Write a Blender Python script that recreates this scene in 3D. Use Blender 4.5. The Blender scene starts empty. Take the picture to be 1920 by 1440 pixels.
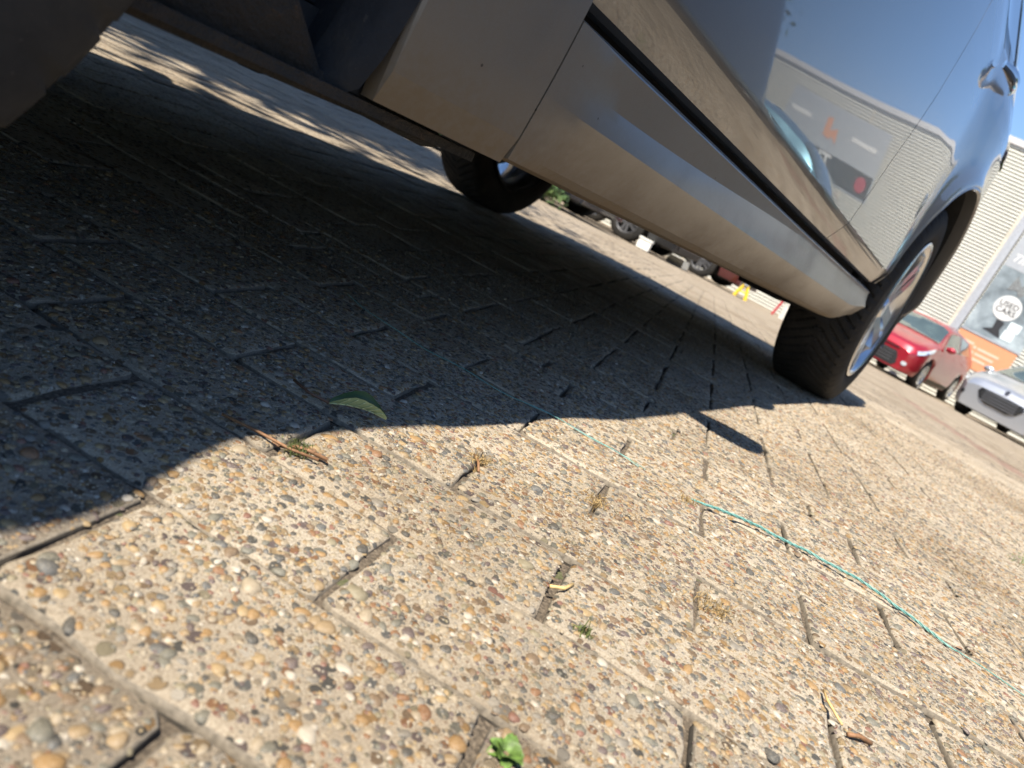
import bpy, math, random
import numpy as np
from mathutils import Matrix, Vector
random.seed(7); RNG = np.random.default_rng(11)
rad = math.radians
scn = bpy.context.scene
COL = scn.collection

# ------------------------------------------------------------------ camera, sky, sun, exposure
F_PX, ROLL, PITCH, HEAD, CAM_H = 1450.0, rad(27.15), rad(14.85), rad(27.5), 0.245
fw = Vector((math.cos(HEAD) * math.cos(PITCH), math.sin(HEAD) * math.cos(PITCH), -math.sin(PITCH)))
rt0 = Vector((math.sin(HEAD), -math.cos(HEAD), 0)); up0 = rt0.cross(fw)
rt = rt0 * math.cos(ROLL) + up0 * math.sin(ROLL); up = -rt0 * math.sin(ROLL) + up0 * math.cos(ROLL)
cd = bpy.data.cameras.new('camera'); cam = bpy.data.objects.new('camera', cd); COL.objects.link(cam)
cam.matrix_world = Matrix(((rt.x, up.x, -fw.x, 0), (rt.y, up.y, -fw.y, 0), (rt.z, up.z, -fw.z, CAM_H), (0, 0, 0, 1)))
cd.sensor_width = 36; cd.lens = F_PX / 1920 * 36; cd.clip_start = .01; cd.clip_end = 900
cd.dof.use_dof = True; cd.dof.focus_distance = .72; cd.dof.aperture_fstop = cd.lens / 2.9; cd.dof.aperture_blades = 0
scn.camera = cam
SUN = Vector((.55, -.002, -1.0)).normalized()          # the way the light travels
w = bpy.data.worlds.new('World'); scn.world = w; w.use_nodes = True
nt = w.node_tree; sky = nt.nodes.new('ShaderNodeTexSky'); sky.sky_type = 'NISHITA'; sky.sun_disc = False
sky.sun_elevation = math.asin(-SUN.z); sky.sun_rotation = math.atan2(-SUN.x, -SUN.y)
sky.air_density = 1.0; sky.dust_density = .05; sky.ozone_density = 5.0
nt.links.new(sky.outputs[0], nt.nodes['Background'].inputs[0]); nt.nodes['Background'].inputs[1].default_value = .095
sd = bpy.data.lights.new('sun', 'SUN'); sd.energy = 5.0; sd.angle = rad(.53); sd.color = (1, .925, .80)
so = bpy.data.objects.new('sun', sd); COL.objects.link(so); so.rotation_euler = SUN.to_track_quat('-Z', 'Y').to_euler(); so.location = (-10, 0, 20)
vs = scn.view_settings; vs.view_transform = 'Standard'; vs.look = 'None'; vs.exposure = 1.14; vs.gamma = 1

# ------------------------------------------------------------------ helpers
def mk(name, v, f, mat=None, parent=None, smooth=False, sharp=None, kind=None, rel=True):
    """one mesh object; v in world coordinates when rel (moved into the unrotated parent's frame)"""
    v = np.asarray(v, dtype=np.float64).reshape(-1, 3)
    if parent is not None and rel: v = v - np.array(parent['_o'])
    me = bpy.data.meshes.new(name); me.from_pydata(v.tolist(), [], [list(map(int, q)) for q in f])
    return wrap(name, me, mat, parent, smooth, sharp, kind)
def wrap(name, me, mat, parent=None, smooth=False, sharp=None, kind=None):
    me.validate()
    if smooth:
        me.polygons.foreach_set('use_smooth', np.ones(len(me.polygons), dtype=bool))
        if sharp: me.set_sharp_from_angle(angle=rad(sharp))
    me.update()
    if mat and not me.materials: me.materials.append(mat)
    o = bpy.data.objects.new(name, me); COL.objects.link(o)
    if parent is not None: o.parent = parent
    if kind: o['kind'] = kind
    return o
def tag(o, label, cat, group=None):
    o['label'] = label; o['category'] = cat
    if group: o['group'] = group
    return o
def thing(name, label=None, cat=None, loc=(0, 0, 0), rz=0, group=None, kind=None):
    o = bpy.data.objects.new(name, None); COL.objects.link(o); o.location = loc; o.rotation_euler = (0, 0, rz)
    o.empty_display_size = .1; o['_o'] = list(loc)
    if label: tag(o, label, cat, group)
    if kind: o['kind'] = kind
    return o
def grid_faces(n, m, flip=False, off=0, closed=False):
    f = []
    for i in range(n - 1):
        for j in range(m if closed else m - 1):
            a, b = off + i * m + j, off + i * m + (j + 1) % m; c, d = b + m, a + m
            f.append((a, d, c, b) if flip else (a, b, c, d))
    return f
def box(cx, cy, cz, sx, sy, sz, rz=0):
    c, s = math.cos(rz), math.sin(rz); v = []
    for z in (-.5, .5):
        for x, y in ((-.5, -.5), (.5, -.5), (.5, .5), (-.5, .5)):
            X, Y = x * sx, y * sy; v.append((cx + X * c - Y * s, cy + X * s + Y * c, cz + z * sz))
    return v, [(3, 2, 1, 0), (4, 5, 6, 7), (0, 1, 5, 4), (1, 2, 6, 5), (2, 3, 7, 6), (3, 0, 4, 7)]
def merge(parts):
    V, Fc, o = [], [], 0
    for v, f in parts:
        V += list(map(tuple, v)); Fc += [tuple(i + o for i in q) for q in f]; o += len(v)
    return V, Fc
def tube(pts, r, n=8, cap=True):
    pts = [Vector(p) for p in pts]; V = []; rs = r if hasattr(r, '__len__') else [r] * len(pts)
    for i, p in enumerate(pts):
        t = (pts[min(i + 1, len(pts) - 1)] - pts[max(i - 1, 0)]).normalized()
        a = t.cross(Vector((0, 0, 1))); a = a.normalized() if a.length > 1e-4 else Vector((1, 0, 0)); b = a.cross(t)
        for k in range(n):
            q = 2 * math.pi * k / n; V.append(p + (a * math.cos(q) + b * math.sin(q)) * rs[i])
    F = grid_faces(len(pts), n, closed=True)
    if cap: F += [tuple(range(n))[::-1], tuple(range((len(pts) - 1) * n, len(pts) * n))]
    return V, F
def interp(x, xs, ys): return np.interp(x, xs, ys)
def sstep(a, b, x):
    t = np.clip((np.asarray(x, float) - a) / (b - a), 0, 1); return t * t * (3 - 2 * t)
def zg(x, y=0):                                            # the paving falls away to the drain line
    return -.0168 * np.maximum(np.asarray(x, float) - 3.0, 0) * sstep(2.6, 4.0, x)

# ------------------------------------------------------------------ materials
class M:
    def __init__(s, name):
        s.m = bpy.data.materials.new(name); s.m.use_nodes = True; s.t = s.m.node_tree; s.b = s.t.nodes['Principled BSDF']
    def n(s, ty, **k):
        d = s.t.nodes.new(ty)
        for a, v in k.items():
            if a.startswith('_'): setattr(d, a[1:], v)
            else: d.inputs[a.replace('__', ' ')].default_value = v
        return d
    def l(s, a, b): s.t.links.new(a, b)
    def set(s, **k):
        for a, v in k.items(): s.b.inputs[a.replace('__', ' ')].default_value = v if not (isinstance(v, tuple) and len(v) == 3) else (*v, 1)
        return s
    def ramp(s, fac, stops, const=False):
        r = s.t.nodes.new('ShaderNodeValToRGB'); cr = r.color_ramp; cr.interpolation = 'CONSTANT' if const else 'LINEAR'
        while len(cr.elements) < len(stops): cr.elements.new(.5)
        for e, (p, c) in zip(cr.elements, stops): e.position = p; e.color = (*c, 1) if len(c) == 3 else c
        s.l(fac, r.inputs[0]); return r.outputs[0]
    def mix(s, fac, a, b, ty='MIX'):
        d = s.t.nodes.new('ShaderNodeMix'); d.data_type = 'RGBA'; d.blend_type = ty
        for sock, v in ((d.inputs[0], fac), (d.inputs[6], a), (d.inputs[7], b)):
            if isinstance(v, (int, float)): sock.default_value = v
            elif isinstance(v, tuple): sock.default_value = (*v, 1) if len(v) == 3 else v
            else: s.l(v, sock)
        return d.outputs[2]
    def math(s, op, a, b=None, clamp=False):
        d = s.t.nodes.new('ShaderNodeMath'); d.operation = op; d.use_clamp = clamp
        for i, v in enumerate((a, b)):
            if v is None: continue
            if isinstance(v, (int, float)): d.inputs[i].default_value = v
            else: s.l(v, d.inputs[i])
        return d.outputs[0]
    def noise(s, vec, scale, detail=4, rough=.55, out=0):
        d = s.n('ShaderNodeTexNoise', Scale=scale, Detail=detail, Roughness=rough)
        if vec is not None: s.l(vec, d.inputs['Vector'])
        return d.outputs[out]
    def bump(s, h, strength, dist):
        d = s.n('ShaderNodeBump', Strength=strength, Distance=dist); s.l(h, d.inputs['Height']); s.l(d.outputs[0], s.b.inputs['Normal'])
    def pos(s): return s.t.nodes.new('ShaderNodeNewGeometry').outputs['Position']
    def obj(s): return s.t.nodes.new('ShaderNodeTexCoord').outputs['Object']
def plain(name, c, rough=.5, metal=0, coat=0, var=.12, scale=20, bump=0, **k):
    a = M(name); a.set(Roughness=rough, Metallic=metal, Coat__Weight=coat, **k)
    nz = a.noise(a.obj(), scale, 5); lo = tuple(x * (1 - var) for x in c); hi = tuple(min(1, x * (1 + var)) for x in c)
    a.l(a.ramp(nz, [(.3, lo), (.7, hi)]), a.b.inputs['Base Color'])
    if bump: a.bump(nz, bump, .01)
    return a.m
PAL0 = [(0, (.40, .25, .11)), (.09, (.40, .29, .165)), (.21, (.25, .175, .11)), (.33, (.115, .108, .095)), (.40, (.215, .205, .165)), (.50, (.17, .13, .12)),
       (.57, (.60, .54, .45)), (.61, (.46, .38, .27)), (.71, (.31, .165, .085)), (.755, (.30, .27, .225)), (.84, (.47, .34, .18)), (.89, (.29, .15, .11)), (.91, (.16, .158, .15)), (.95, (.33, .285, .19))]
PAL = [(p, tuple(x * .70 for x in c)) for p, c in PAL0]
def paver_mat(name, red=False, far=False):
    a = M(name); P = a.pos(); g = a.t.nodes.new('ShaderNodeNewGeometry'); oi = a.t.nodes.new('ShaderNodeObjectInfo')
    cx = a.n('ShaderNodeCombineXYZ'); a.l(a.math('MULTIPLY', oi.outputs['Random'], 7.3), cx.inputs[0]); a.l(a.math('MULTIPLY', g.outputs['Random Per Island'], 5.1), cx.inputs[1])
    ad = a.n('ShaderNodeVectorMath', _operation='ADD'); a.l(P, ad.inputs[0]); a.l(cx.outputs[0], ad.inputs[1]); V = ad.outputs[0]
    vo = a.n('ShaderNodeTexVoronoi', Scale=125.0, Randomness=1.0); a.l(V, vo.inputs['Vector'])
    sep = a.n('ShaderNodeSeparateColor'); a.l(vo.outputs['Color'], sep.inputs[0])
    lim = a.math('ADD', a.math('MULTIPLY', sep.outputs[1], .34), .25)
    mask = a.math('MULTIPLY', a.math('SUBTRACT', lim, vo.outputs['Distance']), 14.0, True)
    peb = a.ramp(sep.outputs[0], PAL, True)
    fine = a.noise(V, 700, 4, .75); med = a.noise(V, 60, 4); big = a.noise(P, 6, 4)
    mat_ = a.ramp(fine, [(.28, (.085, .068, .048)), (.40, (.33, .272, .20)), (.53, (.50, .43, .335)), (.75, (.62, .555, .45))])
    mat_ = a.mix(a.math('MULTIPLY', med, .30), mat_, (.30, .245, .175))
    c = a.mix(mask, mat_, peb)
    tone = a.ramp(big, [(.3, (.72, .71, .70)), (.62, (1, 1, 1))]); c = a.mix(1.0, c, tone, 'MULTIPLY')
    st = a.noise(P, 1.7, 6, .68); c = a.mix(1.0, c, a.ramp(st, [(.32, (.72, .67, .60)), (.52, (1, 1, 1))]), 'MULTIPLY')
    pt = a.math('ADD', a.math('MULTIPLY', a.math('ADD', oi.outputs['Random'], g.outputs['Random Per Island']), .12), .86)
    cc = a.n('ShaderNodeCombineColor'); [a.l(pt, cc.inputs[i]) for i in range(3)]
    c = a.mix(1.0, c, cc.outputs[0], 'MULTIPLY')
    if far: c = a.mix(1.0, c, (.76, .75, .74), 'MULTIPLY')  # darker tone stands in for the tiny pebble shadows not modelled far off
    if red: c = a.mix(.42, c, (.22, .10, .08))
    a.l(c, a.b.inputs['Base Color']); a.set(Roughness=.85, Specular__IOR__Level=.3)
    h = a.math('ADD', a.math('MULTIPLY', mask, .55), a.math('MULTIPLY', fine, .8)); h = a.math('ADD', h, a.math('MULTIPLY', med, .9))
    a.bump(h, .9, .0026); return a.m
PAVER = paver_mat('exposed aggregate concrete'); REDPAVER = paver_mat('reddish concrete', red=True, far=True); FARPAVER = paver_mat('exposed aggregate, distant', far=True)
def pebble_mat():
    a = M('river pebble'); g = a.t.nodes.new('ShaderNodeNewGeometry'); P = g.outputs['Position']
    c = a.ramp(g.outputs['Random Per Island'], PAL, True)
    n1 = a.noise(P, 420, 4, .65); n2 = a.noise(P, 1500, 2)
    c = a.mix(.55, c, a.ramp(n1, [(.25, (.5, .48, .44)), (.75, (1, 1, 1))]), 'MULTIPLY')
    dust = a.math('MULTIPLY', a.math('GREATER_THAN', n2, .60), .35)
    c = a.mix(dust, c, (.38, .32, .24)); a.l(c, a.b.inputs['Base Color'])
    st = a.noise(P, 1.7, 6, .68); c = a.mix(1.0, c, a.ramp(st, [(.32, (.75, .70, .63)), (.52, (1, 1, 1))]), 'MULTIPLY'); a.l(c, a.b.inputs['Base Color'])
    a.l(a.ramp(n1, [(.3, (.42,) * 3), (.7, (.75,) * 3)]), a.b.inputs['Roughness']); a.set(Specular__IOR__Level=.4); a.bump(n1, .35, .0008); return a.m
PEBBLE = pebble_mat()
a = M('joint sand'); P = a.pos(); nz = a.noise(P, 380, 4, .7); n2 = a.noise(P, 14, 4)
c = a.ramp(nz, [(.3, (.025, .019, .013)), (.52, (.11, .085, .06)), (.72, (.25, .20, .145))]); c = a.mix(a.math('MULTIPLY', a.math('GREATER_THAN', n2, .64), .6), c, (.07, .09, .025))
a.l(c, a.b.inputs['Base Color']); a.set(Roughness=.95); a.bump(nz, .9, .003); SAND = a.m
SIDE_SHADE = plain('shade-toned paver side', (.05, .042, .032), .95, var=.4, scale=200); EDGE = plain('shade-toned paver bevel', (.17, .143, .108), .95, var=.4, scale=300)  # shade put into side and bevel colour, so paver rims catch less light
def paint(name, c, metal=.6, rough=.36, coat=1.0, coatr=.03, dirt=0., zdirt=.0):
    a = M(name); a.set(Metallic=metal, Roughness=rough, Coat__Weight=coat, Coat__Roughness=coatr)
    P = a.obj(); fl = a.noise(P, 2500, 1); base = a.ramp(fl, [(.3, tuple(x * .86 for x in c)), (.7, tuple(x * 1.14 for x in c))])
    if dirt:
        n1 = a.noise(P, 9, 6, .65); n2 = a.noise(P, 130, 3, .7); W = a.pos(); s3 = a.n('ShaderNodeSeparateXYZ'); a.l(W, s3.inputs[0])
        low = a.math('SUBTRACT', 1.0, a.math('DIVIDE', a.math('SUBTRACT', s3.outputs[2], .225), zdirt), True)
        fr = a.math('SUBTRACT', 1.0, a.math('DIVIDE', a.math('SUBTRACT', s3.outputs[0], .33), .35), True)
        d = a.math('MULTIPLY', a.math('ADD', a.math('MULTIPLY', low, .8), a.math('MULTIPLY', fr, .35)), a.math('ADD', n1, a.math('MULTIPLY', n2, .6)), True)
        d = a.math('MULTIPLY', d, dirt, True); n3 = a.noise(P, 3.5, 7, .7); d = a.math('ADD', d, a.math('MULTIPLY', a.math('SUBTRACT', a.math('ADD', n3, a.math('MULTIPLY', n2, .35)), .62, True), .9), True)
        base = a.mix(d, base, (.17, .125, .075))
        vo = a.n('ShaderNodeTexVoronoi', Scale=38.0); a.l(P, vo.inputs['Vector']); sc = a.n('ShaderNodeSeparateColor'); a.l(vo.outputs['Color'], sc.inputs[0])
        spot = a.math('MULTIPLY', a.math('LESS_THAN', vo.outputs['Distance'], a.math('MULTIPLY', sc.outputs[1], .06)), a.math('GREATER_THAN', sc.outputs[0], .72))
        base = a.mix(spot, base, (.03, .02, .015))
        a.l(a.math('ADD', a.math('MULTIPLY', d, .5), rough, True), a.b.inputs['Roughness']); a.l(a.math('SUBTRACT', coat, a.math('MULTIPLY', d, .8), True), a.b.inputs['Coat Weight'])
    else:
        n1 = a.noise(P, 5, 7, .7); n2 = a.noise(P, 240, 3, .7); d = a.math('MULTIPLY', a.math('SUBTRACT', a.math('ADD', n1, a.math('MULTIPLY', n2, .5)), .78, True), .5); base = a.mix(d, base, (.22, .19, .15)); a.l(a.math('ADD', coatr, a.math('MULTIPLY', d, .25)), a.b.inputs['Coat Roughness'])
    a.l(base, a.b.inputs['Base Color']); return a.m
GLOSS = paint('grey metallic lacquer', (.125, .125, .127), .6, .34, 1, .012)
SATIN = paint('grey satin cladding paint', (.135, .128, .118), .40, .38, .5, .15, dirt=1.15, zdirt=.07)
BLACK = plain('black plastic', (.012, .012, .013), .55)
def liner_mat():
    a = M('dusty wheel arch liner'); P = a.obj(); n1 = a.noise(P, 7, 6, .7); n2 = a.noise(P, 160, 3, .7)
    c = a.ramp(n1, [(.35, (.011, .0115, .013)), (.6, (.022, .023, .026)), (.8, (.045, .04, .033))]); c = a.mix(a.math('MULTIPLY', a.math('GREATER_THAN', n2, .66), .5), c, (.06, .052, .044))
    a.l(c, a.b.inputs['Base Color']); a.set(Roughness=.9, Specular__IOR__Level=.2); a.bump(a.math('ADD', n1, a.math('MULTIPLY', n2, .06)), .4, .015); return a.m
LINER = liner_mat()
a = M('dusty tyre rubber'); n1 = a.noise(a.obj(), 11, 6, .7); n2 = a.noise(a.obj(), 180, 3, .7)
c = a.ramp(n1, [(.38, (.014, .0135, .013)), (.62, (.030, .027, .023)), (.8, (.075, .062, .046))]); c = a.mix(a.math('MULTIPLY', a.math('GREATER_THAN', n2, .68), .5), c, (.12, .10, .08)); a.l(c, a.b.inputs['Base Color']); a.set(Roughness=.85, Specular__IOR__Level=.3); a.bump(n2, .25, .002); RUBBER = a.m
ALLOY = plain('silver alloy', (.62, .63, .65), .22, .9, .5, var=.05)
CHROME = plain('chrome', (.75, .75, .76), .08, 1.0, var=.03)
DARKGLASS = plain('tinted glass', (.012, .014, .014), .03, 0, 1, var=.1, Specular__IOR__Level=.8)
GREENGLASS = plain('greenish windscreen', (.055, .075, .070), .04, 0, 1, var=.3, scale=3, Specular__IOR__Level=.7)
LAMP = plain('clear lamp', (.55, .60, .66), .08, .45, 1, var=.4, scale=22)
REDLAMP = plain('red lamp', (.35, .01, .012), .1, 0, 1)
WHITE = plain('white plate', (.78, .77, .72), .5, var=.04)
DISC = plain('brake disc', (.28, .27, .26), .35, .9)

# ------------------------------------------------------------------ ground sheet and paving
xs = np.unique(np.concatenate([np.linspace(-8, 14, 45), np.linspace(14, 60, 24), np.array([-300, -150, -60, -25, 90, 150, 300])]))
ys = np.unique(np.concatenate([np.linspace(-9, 12, 43), np.array([-300, -150, -60, -30, -18, 18, 30, 60, 150, 300])]))
GX, GY = np.meshgrid(xs, ys, indexing='ij')
A_B = rad(18.36); U = .1059; T0 = .1997; W0 = .2346; WH = 1.1497
CB, SB = math.cos(A_B), math.sin(A_B)
def wt2xy(w_, t_): return w_ * CB - t_ * SB, w_ * SB + t_ * CB
def xy2wt(x, y): return x * CB + y * SB, -x * SB + y * CB
GW, GT = xy2wt(GX, GY)
inside = (GW > -.9) & (GW < 7.6) & (GT > -3.6) & (GT < 4.6)
GZ = zg(np.minimum(GX, 60)) + np.where(inside, -.034, -.003)
o = mk('ground', np.stack([GX, GY, GZ], -1).reshape(-1, 3), grid_faces(len(xs), len(ys), flip=True), FARPAVER, kind='structure')

pavement = thing('pavement', kind='structure')
def outline(L, Wd, r, n):                                  # rounded rectangle, n points per corner
    p = []
    for cx, cy, a0 in ((L / 2 - r, Wd / 2 - r, 0), (-L / 2 + r, Wd / 2 - r, 90), (-L / 2 + r, -Wd / 2 + r, 180), (L / 2 - r, -Wd / 2 + r, 270)):
        for k in range(n):
            q = rad(a0 + 90 * k / max(n - 1, 1)); p.append((cx + r * math.cos(q), cy + r * math.sin(q)))
    out = []
    for i in range(len(p)):                                # break the straight sides
        q = p[(i + 1) % len(p)]; out.append(p[i]); d = math.hypot(q[0] - p[i][0], q[1] - p[i][1])
        if n > 2 and d > .05:
            m = int(d / .03)
            for k in range(1, m): out.append((p[i][0] + (q[0] - p[i][0]) * k / m, p[i][1] + (q[1] - p[i][1]) * k / m))
    return np.array(out)
def paver_geo(L, Wd, seed, n=3):
    rg = np.random.default_rng(seed); p = outline(L, Wd, .006, n); k = len(p)
    if n > 2: p = p + rg.normal(0, .0011, p.shape)
    V = []
    for z, ins in ((-.0065, 0), (-.0010, .0004), (0, .0016)) if n == 2 else ((-.045, 0), (-.0065, 0), (-.0016, .0007), (-.0002, .0024), (0, .0055)):
        s = np.stack([p[:, 0] * (1 - 2 * ins / L), p[:, 1] * (1 - 2 * ins / Wd)], -1) + (rg.normal(0, .0006, p.shape) if n > 2 else 0)
        V += [(x, y, z + (rg.normal(0, .0004) if n > 2 else 0)) for x, y in s]
    V.append((0, 0, .0002)); nr = 3 if n == 2 else 5; Fc = grid_faces(nr, k, closed=True)
    Fc += [((nr - 1) * k + i, (nr - 1) * k + (i + 1) % k, nr * k) for i in range(k)]
    return V, Fc
GAP = .0042
pavers = []                                                 # (wc, tc, along_w?, Lw, Lt, red)
for m in range(-9, 8):
    for n in range(-46, 40):
        if (n - m) % 2 == 0: pavers.append((W0 + (m + .5) * U, T0 - (n + 1) * U, U, 2 * U))
for n in range(-23, 20): pavers.append(((W0 + 8 * U + WH) / 2, T0 - (2 * n + 1.5) * U, WH - W0 - 8 * U, 2 * U))
for i in range(-46, 40):
    for k in range(-1, 61):
        r = (i - k) % 4
        if r == 0 and k >= 0: pavers.append((WH + (k + .5) * U, T0 - (i + 1) * U, U, 2 * U))
        if r == 3 and k >= 0: pavers.append((WH + (k + 1) * U, T0 - (i + .5) * U, 2 * U, U))
        if r == 3 and k == -1: pavers.append((WH + .5 * U, T0 - (i + .5) * U, U, U))
PA = np.array(pavers); PX, PY = wt2xy(PA[:, 0], PA[:, 1])
keep = (PX > -2.5) & (PX < 7.5); PA, PX, PY = PA[keep], PX[keep], PY[keep]
def to_pix(x, y, z):
    X = x * rt0.x + y * rt0.y; fwd = x * math.cos(HEAD) + y * math.sin(HEAD); dn = CAM_H - z
    Z = fwd * math.cos(PITCH) + dn * math.sin(PITCH); Yc = dn * math.cos(PITCH) - fwd * math.sin(PITCH)
    Zs = np.where(Z > .02, Z, np.nan); X, Y = F_PX * X / Zs, F_PX * Yc / Zs
    return 960 + math.cos(ROLL) * X - math.sin(ROLL) * Y, 720 + math.sin(ROLL) * X + math.cos(ROLL) * Y, Z
px, py, pz = to_pix(PX, PY, 0 * PX); vis = (px > -160) & (px < 2080) & (py > -100) & (py < 1600)
dcam = np.hypot(PX, PY); nearf = (pz > .05) & (px > -900) & (px < 2700) & (py > -300) & (py < 2300); size = np.where(vis, PA[:, 2] * PA[:, 3] / dcam ** 3, 0) * np.where(PY > 1.1, .15, 1)
big = set(np.argsort(-size)[:300].tolist())
geo_cache = {}; dz = RNG.normal(0, .0008, len(PA)); tl = RNG.normal(0, .0055, (len(PA), 2)); yaw = RNG.normal(0, .006, len(PA))
dz = np.clip(dz, -.0016, .0016)
farV, farF, redV, redF = [], [], [], []
redband = (np.abs(PA[:, 1] + 1.93) < .11) & (PA[:, 0] > 3.6)
PM = np.zeros((len(PA), 3, 3))
for i in range(len(PA)):
    wc, tc, lw, lt = PA[i]; along = lw >= lt; L, Wd = (lw, lt) if along else (lt, lw)
    rot = Matrix.Rotation(A_B + (0 if along else math.pi / 2) + yaw[i], 3, 'Z') @ Matrix.Rotation(tl[i, 0], 3, 'X') @ Matrix.Rotation(tl[i, 1] * .45, 3, 'Y')
    z = float(zg(PX[i])) + dz[i]
    if i in big:
        key = (round(L, 3), round(Wd, 3), i % 5)
        if key not in geo_cache:
            v, f = paver_geo(L - .0056, Wd - .0034, i % 5 + 3); me = bpy.data.meshes.new('paver'); me.from_pydata(v, [], f)
            me.polygons.foreach_set('use_smooth', np.ones(len(me.polygons), dtype=bool)); me.materials.append(PAVER); me.materials.append(SIDE_SHADE); me.materials.append(EDGE); nq = (len(v) - 1) // 5; me.polygons.foreach_set('material_index', np.array([1 if q < nq else 2 if q < 2 * nq else 0 for q in range(len(me.polygons))], dtype=np.int32)); geo_cache[key] = me
        o = bpy.data.objects.new('paver', geo_cache[key]); COL.objects.link(o); o.parent = pavement
        o.matrix_local = Matrix.Translation((PX[i], PY[i], z)) @ rot.to_4x4()
    else:
        key = (round(L, 3), round(Wd, 3))
        if key not in geo_cache:
            v, f = paver_geo(L - .0056, Wd - .0034, 0, 2); geo_cache[key] = (np.array(v), np.array([q if len(q) == 4 else (*q, -1) for q in f]))
        v, f = geo_cache[key]; v = v @ np.array(rot).T + np.array([PX[i], PY[i], z])
        TV, TF = (redV, redF) if redband[i] else (farV, farF)
        TV.append(v); TF.append(f)
    PM[i] = np.array(rot)
def join(name, Vs, Fs, mat, kind):
    off = 0; FF = []
    for v, f in zip(Vs, Fs):
        for q in f.tolist(): FF.append([k + off for k in q if k >= 0])
        off += len(v)
    o = mk(name, np.concatenate(Vs), FF, mat, pavement, smooth=True, kind=kind); o.data.materials.append(SIDE_SHADE); o.data.materials.append(EDGE)
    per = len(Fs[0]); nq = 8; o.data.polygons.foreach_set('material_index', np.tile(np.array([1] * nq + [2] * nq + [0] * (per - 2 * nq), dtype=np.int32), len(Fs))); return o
join('distant_pavers', farV, farF, FARPAVER, 'stuff')
join('red_band', redV, redF, REDPAVER, 'stuff')
# sand between the pavers, a little uneven
sx = np.linspace(-1.2, 7.4, 173); sy = np.linspace(-3.4, 4.4, 157); SX, SY = np.meshgrid(sx, sy, indexing='ij')
w_, t_ = xy2wt(SX, SY); fill = -.0060 + .0042 * np.sin(SX * 23.1 + 3 * np.sin(SY * 9)) * np.sin(SY * 27.7 + 2 * np.sin(SX * 13))
mk('joint_sand', np.stack([SX, SY, zg(SX) + fill], -1).reshape(-1, 3), grid_faces(173, 157, flip=True), SAND, pavement, smooth=True)

# pebbles cast into the paver tops
def pebble_template(rings):
    V = [(0, 0, 1.0)]; idx = [[0]]
    for n, q in rings:
        st = len(V); idx.append(list(range(st, st + n)))
        for k in range(n):
            a_ = 2 * math.pi * (k + .5 * (len(idx) % 2)) / n; V.append((math.sin(rad(q)) * math.cos(a_), math.sin(rad(q)) * math.sin(a_), math.cos(rad(q))))
    Fc = [(0, idx[1][k], idx[1][(k + 1) % len(idx[1])]) for k in range(len(idx[1]))]
    for A, B in zip(idx[1:], idx[2:]):
        na, nb = len(A), len(B); i = j = 0
        while i < na or j < nb:
            if j < nb and (i >= na or (j + 1) / nb <= (i + 1) / na): Fc.append((A[i % na], B[j % nb], B[(j + 1) % nb])); j += 1
            else: Fc.append((A[i % na], B[j % nb], A[(i + 1) % na])); i += 1
    return np.array(V), np.array(Fc)
HI = pebble_template([(7, 32), (11, 62), (11, 96)]); MID = pebble_template([(6, 45), (8, 94)]); LO = pebble_template([(5, 50), (6, 95)])
def scatter(region_mask_fn, cell, prob, smin, smax, tmpl, seed):
    """jittered cells over each paver's top"""
    rg = np.random.default_rng(seed); out = []
    for i in range(len(PA)):
        if not region_mask_fn(PX[i], PY[i], dcam[i], vis[i] or (nearf[i] and dcam[i] < .9)): continue
        lw, lt = PA[i, 2] - GAP, PA[i, 3] - GAP
        nx, ny = max(int(lw / cell), 1), max(int(lt / cell), 1)
        gx, gy = np.meshgrid(np.arange(nx), np.arange(ny), indexing='ij'); n = gx.size
        jx = (gx.ravel() + rg.uniform(0, 1, n)) / nx * lw - lw / 2; jy = (gy.ravel() + rg.uniform(0, 1, n)) / ny * lt - lt / 2
        ok = (rg.uniform(0, 1, n) < prob) & (np.abs(jx) < lw / 2 - .002) & (np.abs(jy) < lt / 2 - .002); jx, jy = jx[ok], jy[ok]
        wx, wy = wt2xy(jx, jy)
        nrm = PM[i][:, 2]; z = zg(PX[i]) + dz[i] - (nrm[0] * wx + nrm[1] * wy) / nrm[2]
        edge = np.minimum(lw / 2 - np.abs(jx), lt / 2 - np.abs(jy)); z = z - .0022 * np.clip(1 - edge / .005, 0, 1)
        out.append(np.stack([PX[i] + wx, PY[i] + wy, z], -1))
    if not out: return None
    C = np.concatenate(out); n = len(C); TV, TF = tmpl
    s = smin * (smax / smin) ** (rg.uniform(0, 1, n) ** 1.35) / 2
    el = rg.uniform(.52, .95, n); c_ = rg.uniform(.34, .60, n); ang = rg.uniform(0, math.pi * 2, n); p1, p2 = rg.uniform(0, 6.28, (2, n))
    th = np.arctan2(TV[:, 1], TV[:, 0])[None]; rm = 1 + .11 * np.sin(2 * th + p1[:, None]) * .6 + .10 * np.sin(3 * th + p2[:, None])
    x = TV[None, :, 0] * s[:, None] * rm; y = TV[None, :, 1] * (s * el)[:, None] * rm
    zz = np.sign(TV[None, :, 2]) * np.abs(TV[None, :, 2]) ** .8 * (s * c_ * el)[:, None]
    zz = zz + x * rg.normal(0, .10, n)[:, None]
    ca, sa = np.cos(ang)[:, None], np.sin(ang)[:, None]
    sink = rg.uniform(.0, .55, n) * s * c_ * el - .0002
    V = np.stack([C[:, 0:1] + x * ca - y * sa, C[:, 1:2] + x * sa + y * ca, C[:, 2:3] + zz - sink[:, None]], -1).reshape(-1, 3)
    Fc = (TF[None] + (np.arange(n) * len(TV))[:, None, None]).reshape(-1, 3)
    return V, Fc
sets = []
near = lambda x, y, d, v: v and d < .85 and y < .75
mid = lambda x, y, d, v: v and (.85 <= d < 1.55 and y < .95 or d < .85 and y >= .75)
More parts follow.
